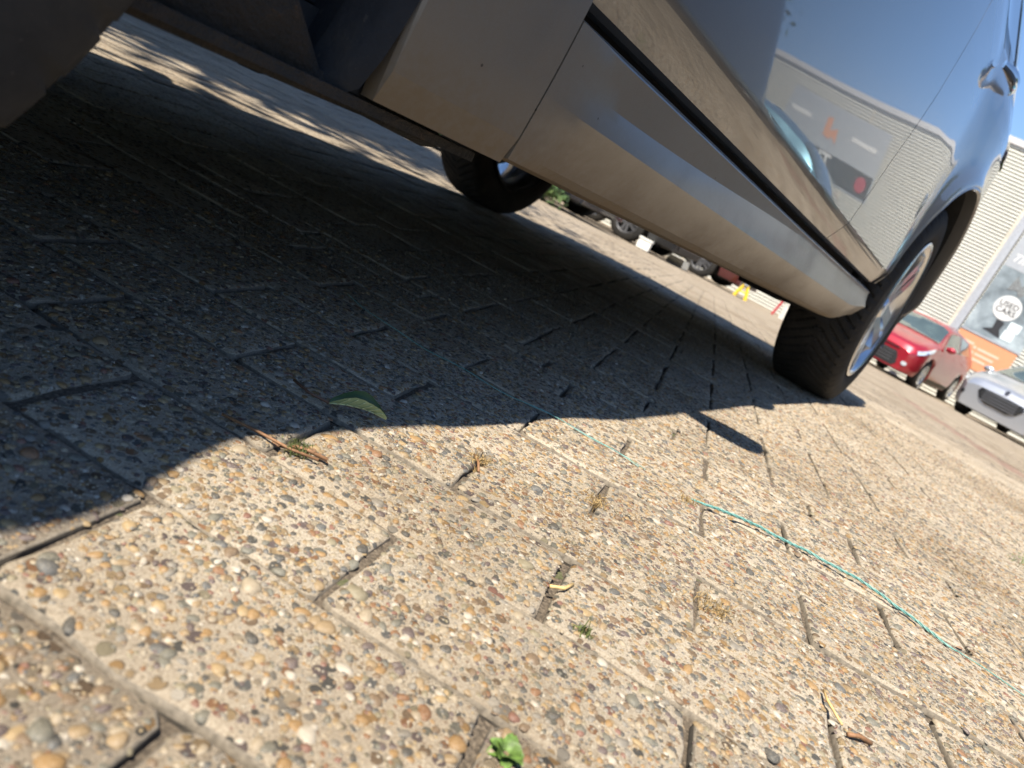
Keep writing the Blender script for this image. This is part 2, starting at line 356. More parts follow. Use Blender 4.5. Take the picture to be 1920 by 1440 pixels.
far = lambda x, y, d, v: v and 1.55 <= d < 3.3 and y < 1.0
sets.append(scatter(near, .0046, .92, .0022, .0056, MID, 1)); sets.append(scatter(near, .0080, .76, .0045, .0085, HI, 2)); sets.append(scatter(near, .020, .42, .0078, .0132, HI, 6))
sets.append(scatter(mid, .0060, .86, .0030, .0066, LO, 3)); sets.append(scatter(mid, .0102, .72, .0058, .0118, MID, 4))
sets.append(scatter(far, .0105, .8, .0050, .0120, LO, 5))
sets = [s for s in sets if s]
def big_mesh(name, sets, mat):
    V = np.concatenate([q[0] for q in sets]); off = np.cumsum([0] + [len(q[0]) for q in sets]); Fc = np.concatenate([q[1] + o_ for q, o_ in zip(sets, off)])
    me = bpy.data.meshes.new(name); me.vertices.add(len(V)); me.vertices.foreach_set('co', V.ravel().astype(np.float32))
    me.loops.add(len(Fc) * 3); me.loops.foreach_set('vertex_index', Fc.ravel().astype(np.int32)); me.polygons.add(len(Fc)); me.polygons.foreach_set('loop_start', (np.arange(len(Fc)) * 3).astype(np.int32))
    me.update(calc_edges=True); wrap(name, me, mat, pavement, smooth=True, kind='stuff'); return len(Fc)
big_mesh('pebbles', sets, PEBBLE)
a = M('coarse sand grain'); g = a.t.nodes.new('ShaderNodeNewGeometry')
a.l(a.ramp(g.outputs['Random Per Island'], [(0, (.30, .255, .19)), (.3, (.22, .175, .12)), (.5, (.34, .30, .235)), (.68, (.15, .11, .07)), (.78, (.27, .205, .12)), (.9, (.10, .09, .075))], True), a.b.inputs['Base Color']); a.set(Roughness=1.0, Specular__IOR__Level=.1)
GR = pebble_template([(4, 55), (5, 100)])
grain = [scatter(lambda x, y, d, v: v and d < .80 and y < .62, .0036, .72, .0013, .0029, GR, 21), scatter(lambda x, y, d, v: v and .80 <= d < 1.15 and y < .5, .0050, .7, .0018, .0034, GR, 22)]
big_mesh('sand_grains', [q for q in grain if q], a.m)

# ------------------------------------------------------------------ showroom building
E_ = np.array([math.cos(rad(101)), math.sin(rad(101))]); N_ = np.array([-E_[1], E_[0]])     # along the wall, and out of it towards the car park
P0 = np.array([21.5 * math.cos(rad(3.45)), 21.5 * math.sin(rad(3.45))])
def wp(s, z, d=0): q = P0 + E_ * s + N_ * d; return (q[0], q[1], z)
ZB = -.34; ROOF = 5.68
CLAD = plain('white ribbed cladding', (.66, .65, .58), .5, 0, var=.04, scale=3)
TRIM = plain('weathered trim', (.55, .50, .40), .5, var=.2, scale=8); GREYTRIM = plain('grey flashing', (.42, .43, .45), .45, .3)
bld = thing('showroom_building', 'white showroom with finely ribbed walls and pale roof edge behind the parked cars', 'building', (P0[0], P0[1], ZB))
def corr(s0, s1, z0, z1, pitch=.08, depth=.045, frac=.66):
    V, Fc = [], []; z = z0
    while z < z1 - .03:
        a_, b_ = z + pitch * (1 - frac), min(z + pitch, z1); o_ = len(V)
        V += [wp(s, q, d) for s in (s0, s1) for q, d in ((a_, 0), (a_ + .004, depth - .006), (a_ + .010, depth), (b_ - .010, depth), (b_ - .004, depth - .006), (b_, 0))]
        Fc += grid_faces(2, 6, off=o_); z += pitch
    return V, Fc
SECT = [(13, 6.5), (6.42, .07), (-.22, -6.5), (-6.6, -13), (-13.1, -19.5), (-19.6, -26)]
for s0, s1 in SECT: mk('cladding', *corr(s0, s1, ZB + .02, ROOF - .15), CLAD, bld)
GROOVE_SHADE = plain('painted groove shade', (.045, .045, .03), .7)  # dark colour painted in for the shade inside the cladding grooves
def wallbox(s0, s1, z0, z1, d0, d1):
    V = [wp(s, z, d) for z in (z0, z1) for s, d in ((s0, d0), (s1, d0), (s1, d1), (s0, d1))]
    return V, [(0, 1, 2, 3), (7, 6, 5, 4), (4, 5, 1, 0), (5, 6, 2, 1), (6, 7, 3, 2), (7, 4, 0, 3)]
mk('groove_shade_sheet', *wallbox(13, -26, ZB + .02, ROOF - .15, -.09, -.001), GROOVE_SHADE, bld)
for s in (6.46, .03, -6.55, -13.05, -19.55): mk('corner_trim', *wallbox(s + .035, s - .035, ZB, ROOF - .15, 0, .05), TRIM, bld)
mk('flashing', *wallbox(-.01, -.20, ZB, ROOF - .15, .001, .012), GREYTRIM, bld)
mk('clip_rail', *wallbox(-.075, -.10, ZB, ROOF - .15, .014, .04), GREYTRIM, bld)
mk('roof_fascia', *wallbox(13.1, -26.1, ROOF - .145, ROOF, -.1, .09), plain('pale fascia', (.50, .49, .48), .5), bld)
mk('plinth', *wallbox(13, -26, ZB - .3, ZB + .015, -.05, .03), plain('concrete plinth', (.3, .28, .25), .8), bld)
mk('roof', *wallbox(13.05, -26.05, ROOF - .35, ROOF - .08, -14, -.11), GREYTRIM, bld)
for s in (13.02, -26.02): mk('side_wall', *wallbox(s + .03, s - .03, ZB, ROOF - .36, -14, -.02), CLAD, bld)
mk('rear_wall', *wallbox(12.9, -25.9, ZB, ROOF - .36, -14, -13.9), CLAD, bld)
def text_mesh(name, body, size, place, mat, parent, shear=0):
    cu = bpy.data.curves.new(name, 'FONT'); cu.body = body; cu.size = size; cu.align_x = 'CENTER'; cu.align_y = 'CENTER'; cu.shear = shear; cu.offset = size * .018
    ob = bpy.data.objects.new(name, cu); COL.objects.link(ob); bpy.context.view_layer.update(); dg = bpy.context.evaluated_depsgraph_get()
    me = bpy.data.meshes.new_from_object(ob.evaluated_get(dg)); bpy.data.objects.remove(ob); me.name = name; me.materials.clear()
    v = [place(c.co.x, c.co.y) for c in me.vertices]; f = [tuple(p.vertices) for p in me.polygons]
    return mk(name, v, f, mat, parent)
BAN_GREY = plain('grey banner print', (.33, .35, .37), .6, var=.05); WHITEP = plain('white print', (.62, .62, .60), .6, var=.02); DARKP = plain('dark print', (.02, .02, .022), .6)
a = M('blue grey photo print'); nz = a.noise(a.obj(), 1.3, 6, .62); a.l(a.ramp(nz, [(.3, (.08, .10, .11)), (.5, (.21, .25, .27)), (.66, (.40, .46, .48)), (.8, (.52, .58, .58))]), a.b.inputs['Base Color']); a.set(Roughness=.6); PHOTO = a.m
ORANGE = plain('orange banner', (.60, .26, .13), .6, var=.04); PALEO = plain('pale lettering', (.70, .45, .33), .6, var=.02)
def disc(cs, cz, r, d, n=40, thick=.01):
    V = [wp(cs + r * math.cos(2 * math.pi * k / n), cz + r * math.sin(2 * math.pi * k / n), d + q) for q in (0, thick) for k in range(n)]
    return V, [tuple(range(n)), tuple(range(n, 2 * n))[::-1]] + grid_faces(2, n, closed=True, flip=True)
def wallpoly(pts, d, thick=.006):
    n = len(pts); V = [wp(s, z, d + q) for q in (0, thick) for s, z in pts]
    return V, [tuple(range(n)), tuple(range(n, 2 * n))[::-1]] + grid_faces(2, n, closed=True, flip=True)
BD = .035
def banner(loc_s, label, first=True):
    b = thing('wall_banner', label, 'banner', wp(loc_s - .85, 1.4, BD))
    s0, s1 = loc_s - .24, loc_s - 1.62
    mk('header', *wallbox(s0, s1, 3.10, 4.02, BD, BD + .02), BAN_GREY, b)
    mk('photo_sheet', *wallbox(s0, s1, 1.47, 3.095, BD, BD + .02), PHOTO, b)
    mk('frame_rail', *wallbox(s0 + .01, s1 - .01, 1.425, 1.465, BD, BD + .035), GREYTRIM, b)
    place = lambda cs, cz, d: (lambda u, v: wp(cs - u, cz + v, d))
    text_mesh('lettering', 'Thomas', .27, place(loc_s - .74, 3.33, BD + .024), WHITEP, b, shear=.35)
    mk('logo_mark', *wallpoly([(loc_s - .86, 3.62), (loc_s - 1.0, 3.86), (loc_s - 1.14, 3.62), (loc_s - 1.0, 3.70)], BD + .021), plain('logo orange', (.7, .22, .08), .6), b)
    mk('round_sign', *disc(loc_s - .84, 2.25, .295, BD + .021), WHITEP, b)
    for w_, dy in (('USED', .075), ('CARS', -.085)): text_mesh('sign_lettering', w_, .185, place(loc_s - .84, 2.25 + dy, BD + .034), DARKP, b)
    mk('dark_figure', *wallpoly([(loc_s - .62, 1.62), (loc_s - .80, 1.72), (loc_s - .78, 1.98), (loc_s - .98, 1.92), (loc_s - .96, 1.74), (loc_s - 1.06, 1.56)], BD + .021), DARKP, b)
    mk('zigzag_print', *wallpoly([(loc_s - .60, 2.62), (loc_s - .66, 3.0), (loc_s - .84, 2.80), (loc_s - .95, 3.02), (loc_s - 1.05, 2.70), (loc_s - .9, 2.56), (loc_s - .8, 2.68)], BD + .021), plain('speckled print', (.16, .17, .17), .7, var=.9, scale=60), b)
    for q in ((1.06, 1.58, 1.30, 1.80), (1.08, 1.82, 1.34, 2.02)): mk('pale_panel', *wallbox(loc_s - q[0], loc_s - q[2], q[1], q[3], BD + .0205, BD + .026), plain('pale print', (.68, .76, .76), .6), b)
    return b
banner(0, 'grey and black-and-white wall banner with a round USED CARS sign above the silver car')
def orange(loc_s, label):
    b = thing('orange_banner', label, 'banner', wp(loc_s - .9, .7, BD))
    mk('sheet', *wallbox(loc_s - .24, loc_s - 1.60, .66, 1.415, BD, BD + .02), ORANGE, b)
    for k, (q0, q1, z) in enumerate(((.34, .68, 1.20), (.34, .44, 1.08), (.80, 1.30, 1.14), (.80, 1.24, 1.01), (.80, 1.12, .88))): mk('text_line', *wallbox(loc_s - q0, loc_s - q1, z - .03, z + .03, BD + .0205, BD + .025), PALEO, b)
    for z in (1.14, 1.01, .88): mk('icon', *disc(loc_s - .73, z, .04, BD + .021, 14, .005), PALEO, b)
orange(0, 'orange wall banner with rows of white lettering between the red and silver cars')
# the long dark banner farther along the same wall, which the car door mirrors
b = thing('showroom_banner', 'wide grey banner with orange mark and red dot farther along the ribbed wall', 'banner', wp(-7.2, 2.2, BD))
mk('sheet', *wallbox(-5.6, -9.6, 3.3, 5.1, BD, BD + .02), BAN_GREY, b); mk('dark_strip', *wallbox(-5.65, -9.55, 3.35, 3.95, BD + .0205, BD + .025), DARKP, b)
mk('orange_mark', *wallpoly([(-7.4, 4.2), (-7.5, 4.6), (-7.75, 4.45), (-7.8, 4.8), (-8.0, 4.75), (-7.95, 4.3), (-7.7, 4.25), (-7.6, 4.35)], BD + .0205), ORANGE, b); mk('red_dot', *disc(-6.0, 3.65, .2, BD + .026), REDLAMP, b)
text_mesh('lettering', 'Thomas', .62, lambda u, v: wp(-8.2 - u, 3.68 + v, BD + .03), WHITEP, b, shear=.3)
for s_, w_ in ((-5.9, 1.0), (-8.6, .8)): mk('white_line', *wallbox(s_, s_ - w_, 4.5, 4.62, BD + .0205, BD + .026), WHITEP, b)

# ------------------------------------------------------------------ wheels
def lathe(prof, n, c, side=1, close=False):
    """profile of (y offset from the outer face, radius); axis along y; side -1 = outer face towards -y"""
    V = []
    for yo, r in prof:
        for k in range(n):
            q = 2 * math.pi * k / n; V.append((c[0] + r * math.cos(q), c[1] - side * yo * -1 if False else c[1] + side * yo, c[2] + r * math.sin(q)))
    return V, grid_faces(len(prof), n, closed=True, flip=side < 0)
def tyre_mesh(R, W, rim, n=744):
    prof = []
    for yo, r in ((.020, rim - .004), (.006, rim + .012), (.000, rim + .035), (-.0005, rim + .06), (.004, R - .028), (.010, R - .014), (.018, R - .006)): prof.append((yo, r, 0))
    m = 22
    for k in range(m + 1):
        u = k / m; prof.append((.026 + (W - .052) * u, R - .003 * (2 * u - 1) ** 2, 1))
    prof += [(W - yo, r, 0) for yo, r, _ in prof[6::-1]]
    V = np.zeros((len(prof), n, 3)); q = np.arange(n) / n * 2 * math.pi
    for i, (yo, r, tr) in enumerate(prof):
        rr = np.full(n, r)
        if tr:
            u = (yo - W / 2) / (W / 2); arc = 2.2 * (1 - abs(u)) ** 1.4
            ph = (q * 62 / (2 * math.pi) * 1.0 + arc) % 1.0
            gr = (ph < .20) & (abs(u) > .06); rr = rr - .0065 * gr
            shoulder = (abs(u) > .8); rr = rr - .002 * ((ph > .5) & (ph < .56) & shoulder)
        elif i in (5, 6, len(prof) - 6, len(prof) - 7):
            ph = (q * 62 / (2 * math.pi)) % 1.0; rr = rr - .003 * (ph < .2)
        V[i] = np.stack([rr * np.cos(q), np.full(n, yo), rr * np.sin(q)], -1)
    return V.reshape(-1, 3), grid_faces(len(prof), n, closed=True)
def rot_spoke(V, q):
    c, s = math.cos(q), math.sin(q); return [(x * c - z * s, y, x * s + z * c) for x, y, z in V]
def make_wheel(parent, x, y, side, R=.343, W=.225, rim=.235, spokes=5, simple=False, steer=0, tmesh={}, alloy=None):
    """side=-1: outer face looks towards -y.  x,y: centre of outer face; children of parent"""
    key = (R, W, simple, alloy.name if alloy else ''); ALLOY_ = alloy or ALLOY
    if key not in tmesh:
        if simple:
            pr = [(.02, rim - .004), (0, rim + .02), (.004, R - .03), (.02, R - .004), (W / 2, R), (W - .02, R - .004), (W - .004, R - .03), (W, rim)]
            v, f = lathe(pr, 36, (0, 0, 0), 1)
        else: v, f = tyre_mesh(R, W, rim)
        me = bpy.data.meshes.new('tyre'); me.from_pydata([tuple(map(float, q)) for q in v], [], f); me.polygons.foreach_set('use_smooth', np.ones(len(me.polygons), dtype=bool)); me.set_sharp_from_angle(angle=rad(32)); me.materials.append(RUBBER)
        d = {'tyre': me}
        v, f = lathe([(.004, rim + .004), (.0, rim - .004), (.006, rim - .014), (.03, rim - .022), (.10, rim - .035), (W - .01, rim - .02), (W, rim)], 48, (0, 0, 0), 1)
        d['rim'] = bpy.data.meshes.new('rim'); d['rim'].from_pydata(v, [], f); d['rim'].polygons.foreach_set('use_smooth', np.ones(len(d['rim'].polygons), dtype=bool)); d['rim'].materials.append(ALLOY_)
        v, f = lathe([(.085, rim - .07), (.085, .05), (.10, .05)], 32, (0, 0, 0), 1); d['disc'] = bpy.data.meshes.new('brake_disc'); d['disc'].from_pydata(v, [], f); d['disc'].materials.append(DISC)
        v, f = lathe([(.020, .0001), (.020, .028), (.026, .032), (.05, .06), (.09, .062)], 24, (0, 0, 0), 1); d['hub'] = bpy.data.meshes.new('hub_cap'); d['hub'].from_pydata(v, [], f); d['hub'].materials.append(ALLOY_)
        sp = []
        for off in (-.5, .5):                              # each spoke is a forked pair
            st = []
            for r_, wd, yo, th in ((.03, .024, .030, .03), (.10, .021, .022, .03), (rim - .018, .026, .010, .03)):
                cxy = off * (.030 + .055 * (r_ / rim)); st.append([(r_, yo, cxy - wd), (r_, yo, cxy + wd), (r_ - .004, yo + th, cxy + wd * .8), (r_ - .004, yo + th, cxy - wd * .8)])
            sp.append(([p for s_ in st for p in s_], grid_faces(3, 4, closed=True) + [(0, 1, 2, 3)]))
        v, f = merge(sp); d['spoke'] = bpy.data.meshes.new('spoke'); d['spoke'].from_pydata(v, [], f); d['spoke'].materials.append(ALLOY_)
        tmesh[key] = d
    d = tmesh[key]; P = Vector(parent['_o'])
    wh = bpy.data.objects.new('wheel', None); COL.objects.link(wh); wh.parent = parent; wh.empty_display_size = .1
    loc = Vector((x, y, R)) - (P if not simple else Vector((0, 0, 0)))
    wh.matrix_local = Matrix.Translation(loc) @ Matrix.Rotation((0 if side < 0 else math.pi) + steer, 4, 'Z')
    for nm in ('tyre', 'rim', 'disc', 'hub'):
        o = bpy.data.objects.new(d[nm].name.split('.')[0], d[nm]); COL.objects.link(o); o.parent = wh
    for k in range(spokes):
        o = bpy.data.objects.new('spoke', d['spoke']); COL.objects.link(o); o.parent = wh; o.matrix_local = Matrix.Rotation(2 * math.pi * k / spokes + .35, 4, 'Y')
    return wh

# ------------------------------------------------------------------ the grey SUV
YC = 1.20; XF, XR, ZW = -.14, 2.74, .343                 # centre line, front and rear axle
suv = thing('parked_suv', 'large grey SUV with satin lower cladding, parked on the pebbled paving beside the shadow edge', 'car', (1.3, YC, 0))
RA_R, RA_F = .430, .508
def ybase(x, z, tab):
    zs, yy = tab; y = np.interp(z, zs, yy)
    y = y + .30 * np.clip((-.50 - x) / .5, 0, 1.2) ** 2 + .26 * np.clip((x - 3.02) / .58, 0, 1.2) ** 2.2
    # rear haunch and wheel arch flares
    y = y - .030 * sstep(2.25, 2.85, x) * sstep(1.14, .96, z) * (1 - .8 * sstep(3.15, 3.6, x))
    r = np.hypot(x - XR, z - ZW); y = y - .020 * np.exp(-(np.maximum(r - RA_R, 0) / .045) ** 2) * sstep(2.25, 2.45, x)
    return y
DOOR_T = ([.368, .374, .392, .414, .418, .50, .60, .72, .84, .92, .97, 1.02], [.380, .3685, .3598, .3505, .3495, .3485, .3475, .346, .3475, .352, .360, .374])
FEND_T = ([.222, .2345, .240, .262, .310, .356, .40, .50, .70, .85, .95, 1.02], [.375, .3590, .3545, .3515, .3470, .3445, .344, .3445, .346, .350, .360, .374])
def door_y(x, z): return ybase(x, z, DOOR_T) + .058 * (np.clip(x, .5, 2.3) - 1.3) * (np.clip(z, .418, .9) - .55) * sstep(2.75, 2.2, x)
def fend_y(x, z):
    y = ybase(x, z, FEND_T); f = np.clip((.468 - x) / .14, 0, 1.3) * sstep(-.9, -.5, x)
    r = np.hypot(x - XF, z - ZW); ring = np.exp(-(np.maximum(r - RA_F, 0) / .06) ** 2)
    k = sstep(.40, .60, z); return y - (-.020 * f * (1 - k) + .062 * np.maximum(ring, .25) * k * sstep(1.02, .86, z) * sstep(-.10, -.27, x)) * sstep(-.95, -.6, x)
def arch(x, xc, R): return np.where(np.abs(x - xc) < R, ZW + np.sqrt(np.maximum(R * R - (x - xc) ** 2, 0)), -9)
def panel(name, xl, xr, zlo, zhi, yf, mat, nx=30, nz=24, xs_extra=(), zs_fix=None, both=True, sharp=22, lip=.012):
    """skin of the body side between two seams and two heights, with its edges turned in"""
    us = np.linspace(0, 1, nx); V = np.zeros((nx, nz, 3))
    for i, u in enumerate(us):
        z_lo = None; zm = .7; x = xl(zm) * (1 - u) + xr(zm) * u
        for _ in range(3): z0 = float(zlo(x)); x = xl(max(z0, .36)) * (1 - u) + xr(max(z0, .36)) * u
        z0 = float(zlo(x)); z1 = float(zhi(x)); zv = np.linspace(0, 1, nz)
        zz = z0 + (z1 - z0) * zv
        if zs_fix is not None:
            fx = np.array([q for q in zs_fix if z0 + 1e-4 < q < z1 - 1e-4]); rest = nz - len(fx)
            zz = np.sort(np.concatenate([np.linspace(z0, z1, rest), fx]))
        xx = np.array([xl(q) * (1 - u) + xr(q) * u for q in zz])
        V[i, :, 0], V[i, :, 2] = xx, zz
    V[:, :, 1] = yf(V[:, :, 0], V[:, :, 2])
    # turned edges
    top = V[:, -1:].copy(); bot = V[:, :1].copy(); bot[..., 1] += lip; top[..., 1] += lip; G = np.concatenate([bot, V, top], 1)
    l0 = G[:1].copy(); l0[..., 1] += lip; l1 = G[-1:].copy(); l1[..., 1] += lip; G = np.concatenate([l0, G, l1], 0)
    n, m = G.shape[:2]; objs = []
    for s in ((0, 1) if both else (0,)):
        g = G.copy()
        if s: g[..., 1] = 2 * YC - g[..., 1]
        objs.append(mk(name, g.reshape(-1, 3), grid_faces(n, m, flip=(s == 1)), mat, suv, smooth=True, sharp=sharp))
    return objs
cst = lambda c: (lambda q: c)
dfr = lambda z: .508 + .03 * max(0, (z - .4)) + (.035 * max(0, 1 - (z - .366) / .03) ** 2 if z < .396 else 0)       # front edge of the front door, rounded low corner
bsm = lambda z: float(np.interp(z, [.36, .42, .55, .64, .70, .80, 1.02], [1.600, 1.613, 1.655, 1.690, 1.708, 1.722, 1.752]))
rsm = lambda z: float(np.interp(z, [.36, .75, .80, .90, 1.02], [2.75, 2.80, 2.84, 2.92, 3.0]))
belt = lambda x: float(np.interp(x, [-1, -.6, -.3, .3, 1, 2, 2.8, 3.3, 3.6], [.74, .86, .92, .98, 1.0, 1.02, 1.04, 1.03, .98]))
fd = panel('front_door', dfr, lambda z: bsm(z) - .0018, cst(.370), belt, door_y, GLOSS, 44, 40, zs_fix=(.374, .392, .414, .418), sharp=13)
rd = panel('rear_door', lambda z: bsm(z) + .0018, lambda z: rsm(z) - .002, lambda x: max(.370, float(arch(x, XR, RA_R))), belt, door_y, GLOSS, 70, 44, zs_fix=(.374, .392, .414, .418), sharp=13)
panel('rear_quarter', lambda z: rsm(z) + .002, cst(3.6), lambda x: max(.30, float(arch(x, XR, RA_R))), belt, door_y, GLOSS, 60, 40)
panel('front_fender', lambda z: -.62, lambda z: .5025 if z < .365 else min(dfr(max(z, .396)) - .006, .538), lambda x: max(.2350 if x > 0 else .20, float(arch(x, XF, RA_F))), belt, fend_y, SATIN, 120, 36, sharp=9)
panel('front_bumper', cst(-1.0), cst(-.625), cst(.20), belt, fend_y, GLOSS, 16, 26)
# sill: bevel on top, hollow flank that tips to the sky towards the rear, rounded underside
def sill():
    xs_ = np.concatenate([np.linspace(.5045, 2.05, 64), np.linspace(2.065, 2.305, 22)]); G = []
    for x in xs_:
        k = float(sstep(.62, 1.15, x)) * float(1 - sstep(2.03, 2.15, x)); e = float(sstep(2.02, 2.31, x)); kk = float(sstep(.5, 1.9, x))
        zb = .315 + .027 * float(sstep(.55, 1.5, x)); yb_ = .347 + .22 * (zb - .293); yt = yb_ - .12 * (.3485 - zb)
        pts = [(.3555, .400), (.3562, yt + .018), (.3545, yt + .0085), (.3502, yt + .0012), (.3485, yt), ((zb + .3485) / 2 + .001, (yb_ + yt) / 2 + .0002), (zb, yb_), (zb * .6 + .293 * .4, .347 + .20 * (zb - .293) * .6), (.2945, .3473), (.2930, .3470), (.2780, .3538), (.262, .3610), (.2475, .3676), (.2400, .3760), (.2365, .398), (.2385, .44)]
        row = []
        for z, y in pts:
            zz = z + (.030 * e ** 2 * (.36 - z) / .12 if z < .30 else 0); kb = float(sstep(.50, .62, x)); yf_ = float(np.interp(z, *FEND_T)) + (.026 if z > .3555 else (.012 if z > .352 else 0)); yy = (y if y > .38 else y * kb + yf_ * (1 - kb)) - .006 * float(sstep(1.9, 2.31, x)); row.append((x, yy, zz))
        G.append(row)
    last = [(x - .004, y + .05, z) for x, y, z in G[-1]]; first = [(x, y + .02, z) for x, y, z in G[0]]
    return np.array([first] + G + [last])
G = sill()
for s in (0, 1):
    g = G.copy()
    if s: g[..., 1] = 2 * YC - g[..., 1]
    mk('sill_cladding', g.reshape(-1, 3), grid_faces(*G.shape[:2], flip=(s == 0)), SATIN, suv, smooth=True, sharp=17)
# dark seal behind the door gaps
for s in (0, 1):
    yy = lambda y: y if s == 0 else 2 * YC - y
    v, f = merge([box(1.38, yy(.425), .40, 1.76, .03, .16), box(1.66, yy(.39), .72, .10, .03, .66)]); mk('door_seal', v, f, BLACK, suv)
    # arch lips and liners
    for xc, R, yf, nm in ((XF, RA_F, fend_y, 'f'), (XR, RA_R, door_y, 'r')):
        A = np.radians(np.linspace(-22, 202 if nm == 'f' else 175.5, 90)); rows = []
        for q in A:
            x, z = xc + R * math.cos(q), max(ZW + R * math.sin(q), .226); y0 = float(yf(np.array(x), np.array(z)))
            rows.append([(x, yy(y0 + .001), z), (x - .006 * math.cos(q), yy(y0 + (.004 if nm == 'f' else -.002)), z - .006 * math.sin(q)), (x - .012 * math.cos(q), yy(y0 + (.012 if nm == 'f' else .004)), z - .012 * math.sin(q)), (x - .012 * math.cos(q), yy(y0 + .045), z - .012 * math.sin(q))])
        mk('arch_lip', np.array(rows).reshape(-1, 3), grid_faces(90, 4, flip=(s == 1)), LINER if nm == 'f' else GLOSS, suv, smooth=True, sharp=40)
        rows = []; A = np.radians(np.linspace(-22, 202, 90))
        for q in A:
            x, z = xc + (R - .013) * math.cos(q), max(ZW + (R - .013) * math.sin(q), .218); y0 = float(yf(np.array(x), np.array(z))); rows.append([(x, yy(y0 + .040), z), (x + .02 * math.cos(q), yy(.47), z + .012), (x, yy(.60), z), (x, yy(.70), z)])
        mk('wheel_arch_liner', np.array(rows).reshape(-1, 3), grid_faces(90, 4, flip=(s == 1)), LINER, suv, smooth=True)
# the liner piece seen behind the front wheel: clips, a folded flap and a rail under the body
for x, y, z in ((.357, .47, .262), (.352, .53, .300), (.362, .43, .325)):
    v, f = tube([(x - .014, y, z), (x + .006, y, z)], [.011, .010], 14); mk('liner_clip', v, f, BLACK, suv, smooth=True, sharp=40)
v, f = tube([(.22, .50, .262), (.27, .495, .244), (.32, .485, .25), (.345, .478, .272), (.33, .47, .296)], .010, 10); mk('liner_fold', v, f, LINER, suv, smooth=True, sharp=50)
for yr_, r_ in ((.455, .006), (.52, .008), (.575, .006)):
    v, f = tube([(XF + .492 * math.cos(q), yr_, ZW + .492 * math.sin(q)) for q in np.radians(np.linspace(-10, 70, 24))], r_, 8); mk('liner_rib', v, f, LINER, suv, smooth=True)
v, f = tube([(.16, .60, .25), (.22, .57, .29), (.25, .52, .33), (.24, .48, .40), (.20, .46, .46)], .008, 8); mk('brake_hose', v, f, BLACK, suv, smooth=True)
RUSTY = M('rusty seam'); nz = RUSTY.noise(RUSTY.obj(), 30, 6, .7); RUSTY.l(RUSTY.ramp(nz, [(.42, (.009, .008, .007)), (.60, (.018, .013, .009)), (.74, (.07, .038, .017))]), RUSTY.b.inputs['Base Color']); RUSTY.set(Roughness=.9); RUSTY.bump(nz, .8, .02)
v, f = merge([box(.21, .400, .2290, .57, .045, .007)]); mk('seam_flange', v, f, RUSTY.m, suv)
rows = []
for x in np.linspace(-.02, .46, 13):
    u = (x + .02) / .48; rows.append([(x, .392, .275 if u < .72 else .2375), (x, .384, .2255 - .004 * math.sin(u * 3)), (x, .40, .2215 - .003 * math.sin(u * 7)), (x, .47, .2225), (x, .58, .250)])
mk('splash_panel', np.array(rows).reshape(-1, 3), grid_faces(13, 5), RUSTY.m, suv, smooth=True)
mk('corner_bracket', *box(.366, .412, .2485, .024, .05, .030), BLACK, suv)
# underbody and inner core
v, f = merge([box(1.28, YC, .262, 1.98, 1.54, .016), box(1.30, YC, .285, 4.1, 1.06, .06), box(1.28, YC, .312, 1.96, 1.52, .08)]); mk('underbody', v, f, LINER, suv)
v, f = merge([box(1.3, YC, .62, 4.3, 1.0, .62), box(1.28, YC, .62, 1.9, 1.46, .56)]); mk('inner_body', v, f, BLACK, suv)
for x in (XF, XR):
    v, f = tube([(x, .6, .33), (x, 1.8, .33)], .035, 10); mk('axle', v, f, LINER, suv)
for bx_ in (box(2.72, YC, .29, .34, 1.12, .10), box(3.10, YC, .285, .12, 1.30, .12), box(-.14, YC, .27, .34, 1.10, .12)): mk('axle_carrier', *bx_, LINER, suv)
for bx_ in (box(3.50, YC, .27, .12, 1.56, .09), box(-.88, YC, .215, .10, 1.4, .07)): mk('bumper_valance', *bx_, BLACK, suv)
# ends, bonnet, roof and glass
def top_loft():
    st = [(-1.0, .30, .72, .70), (-.9, .24, .80, .70), (-.5, .40 - .02, .94, .62), (.25, .36, 1.04, .60), (.45, .37, 1.08, .62)]
    return st
XS = np.linspace(-.995, 3.595, 80)
ztop = np.interp(XS, [-1.0, -.9, -.5, .1, .35, .75, 1.15, 1.6, 2.2, 2.8, 3.2, 3.5, 3.6], [.74, .86, .96, 1.03, 1.10, 1.36, 1.56, 1.63, 1.63, 1.58, 1.46, 1.20, 1.0])
ztop = np.convolve(np.pad(ztop, 3, 'edge'), np.ones(7) / 7, 'valid')
yb = door_y(XS, np.array([belt(x) for x in XS])); yb = np.where(XS < .5, fend_y(XS, np.array([belt(x) for x in XS])), yb)
rise = np.clip((ztop - np.array([belt(x) for x in XS])) / .6, 0, 1); rows = []
for i, x in enumerate(XS):
    b0 = belt(x); y0 = yb[i] + .004; yr = y0 + .06 + .20 * rise[i]; zt = max(ztop[i], b0 + .012)
    half = [(y0, b0), (y0 + (yr - y0) * .5, b0 + (zt - .06 * rise[i] - b0) * .5 + .012), (yr, zt - .05 * rise[i] - .006), (yr + .12, zt - .006), (YC, zt + .012)]
    rows.append([(x, y, z) for y, z in half] + [(x, 2 * YC - y, z) for y, z in half[-2::-1]])
R_ = np.array(rows); mk('bonnet_and_roof', R_.reshape(-1, 3), grid_faces(80, 9, flip=True), GLOSS, suv, smooth=True, sharp=40)
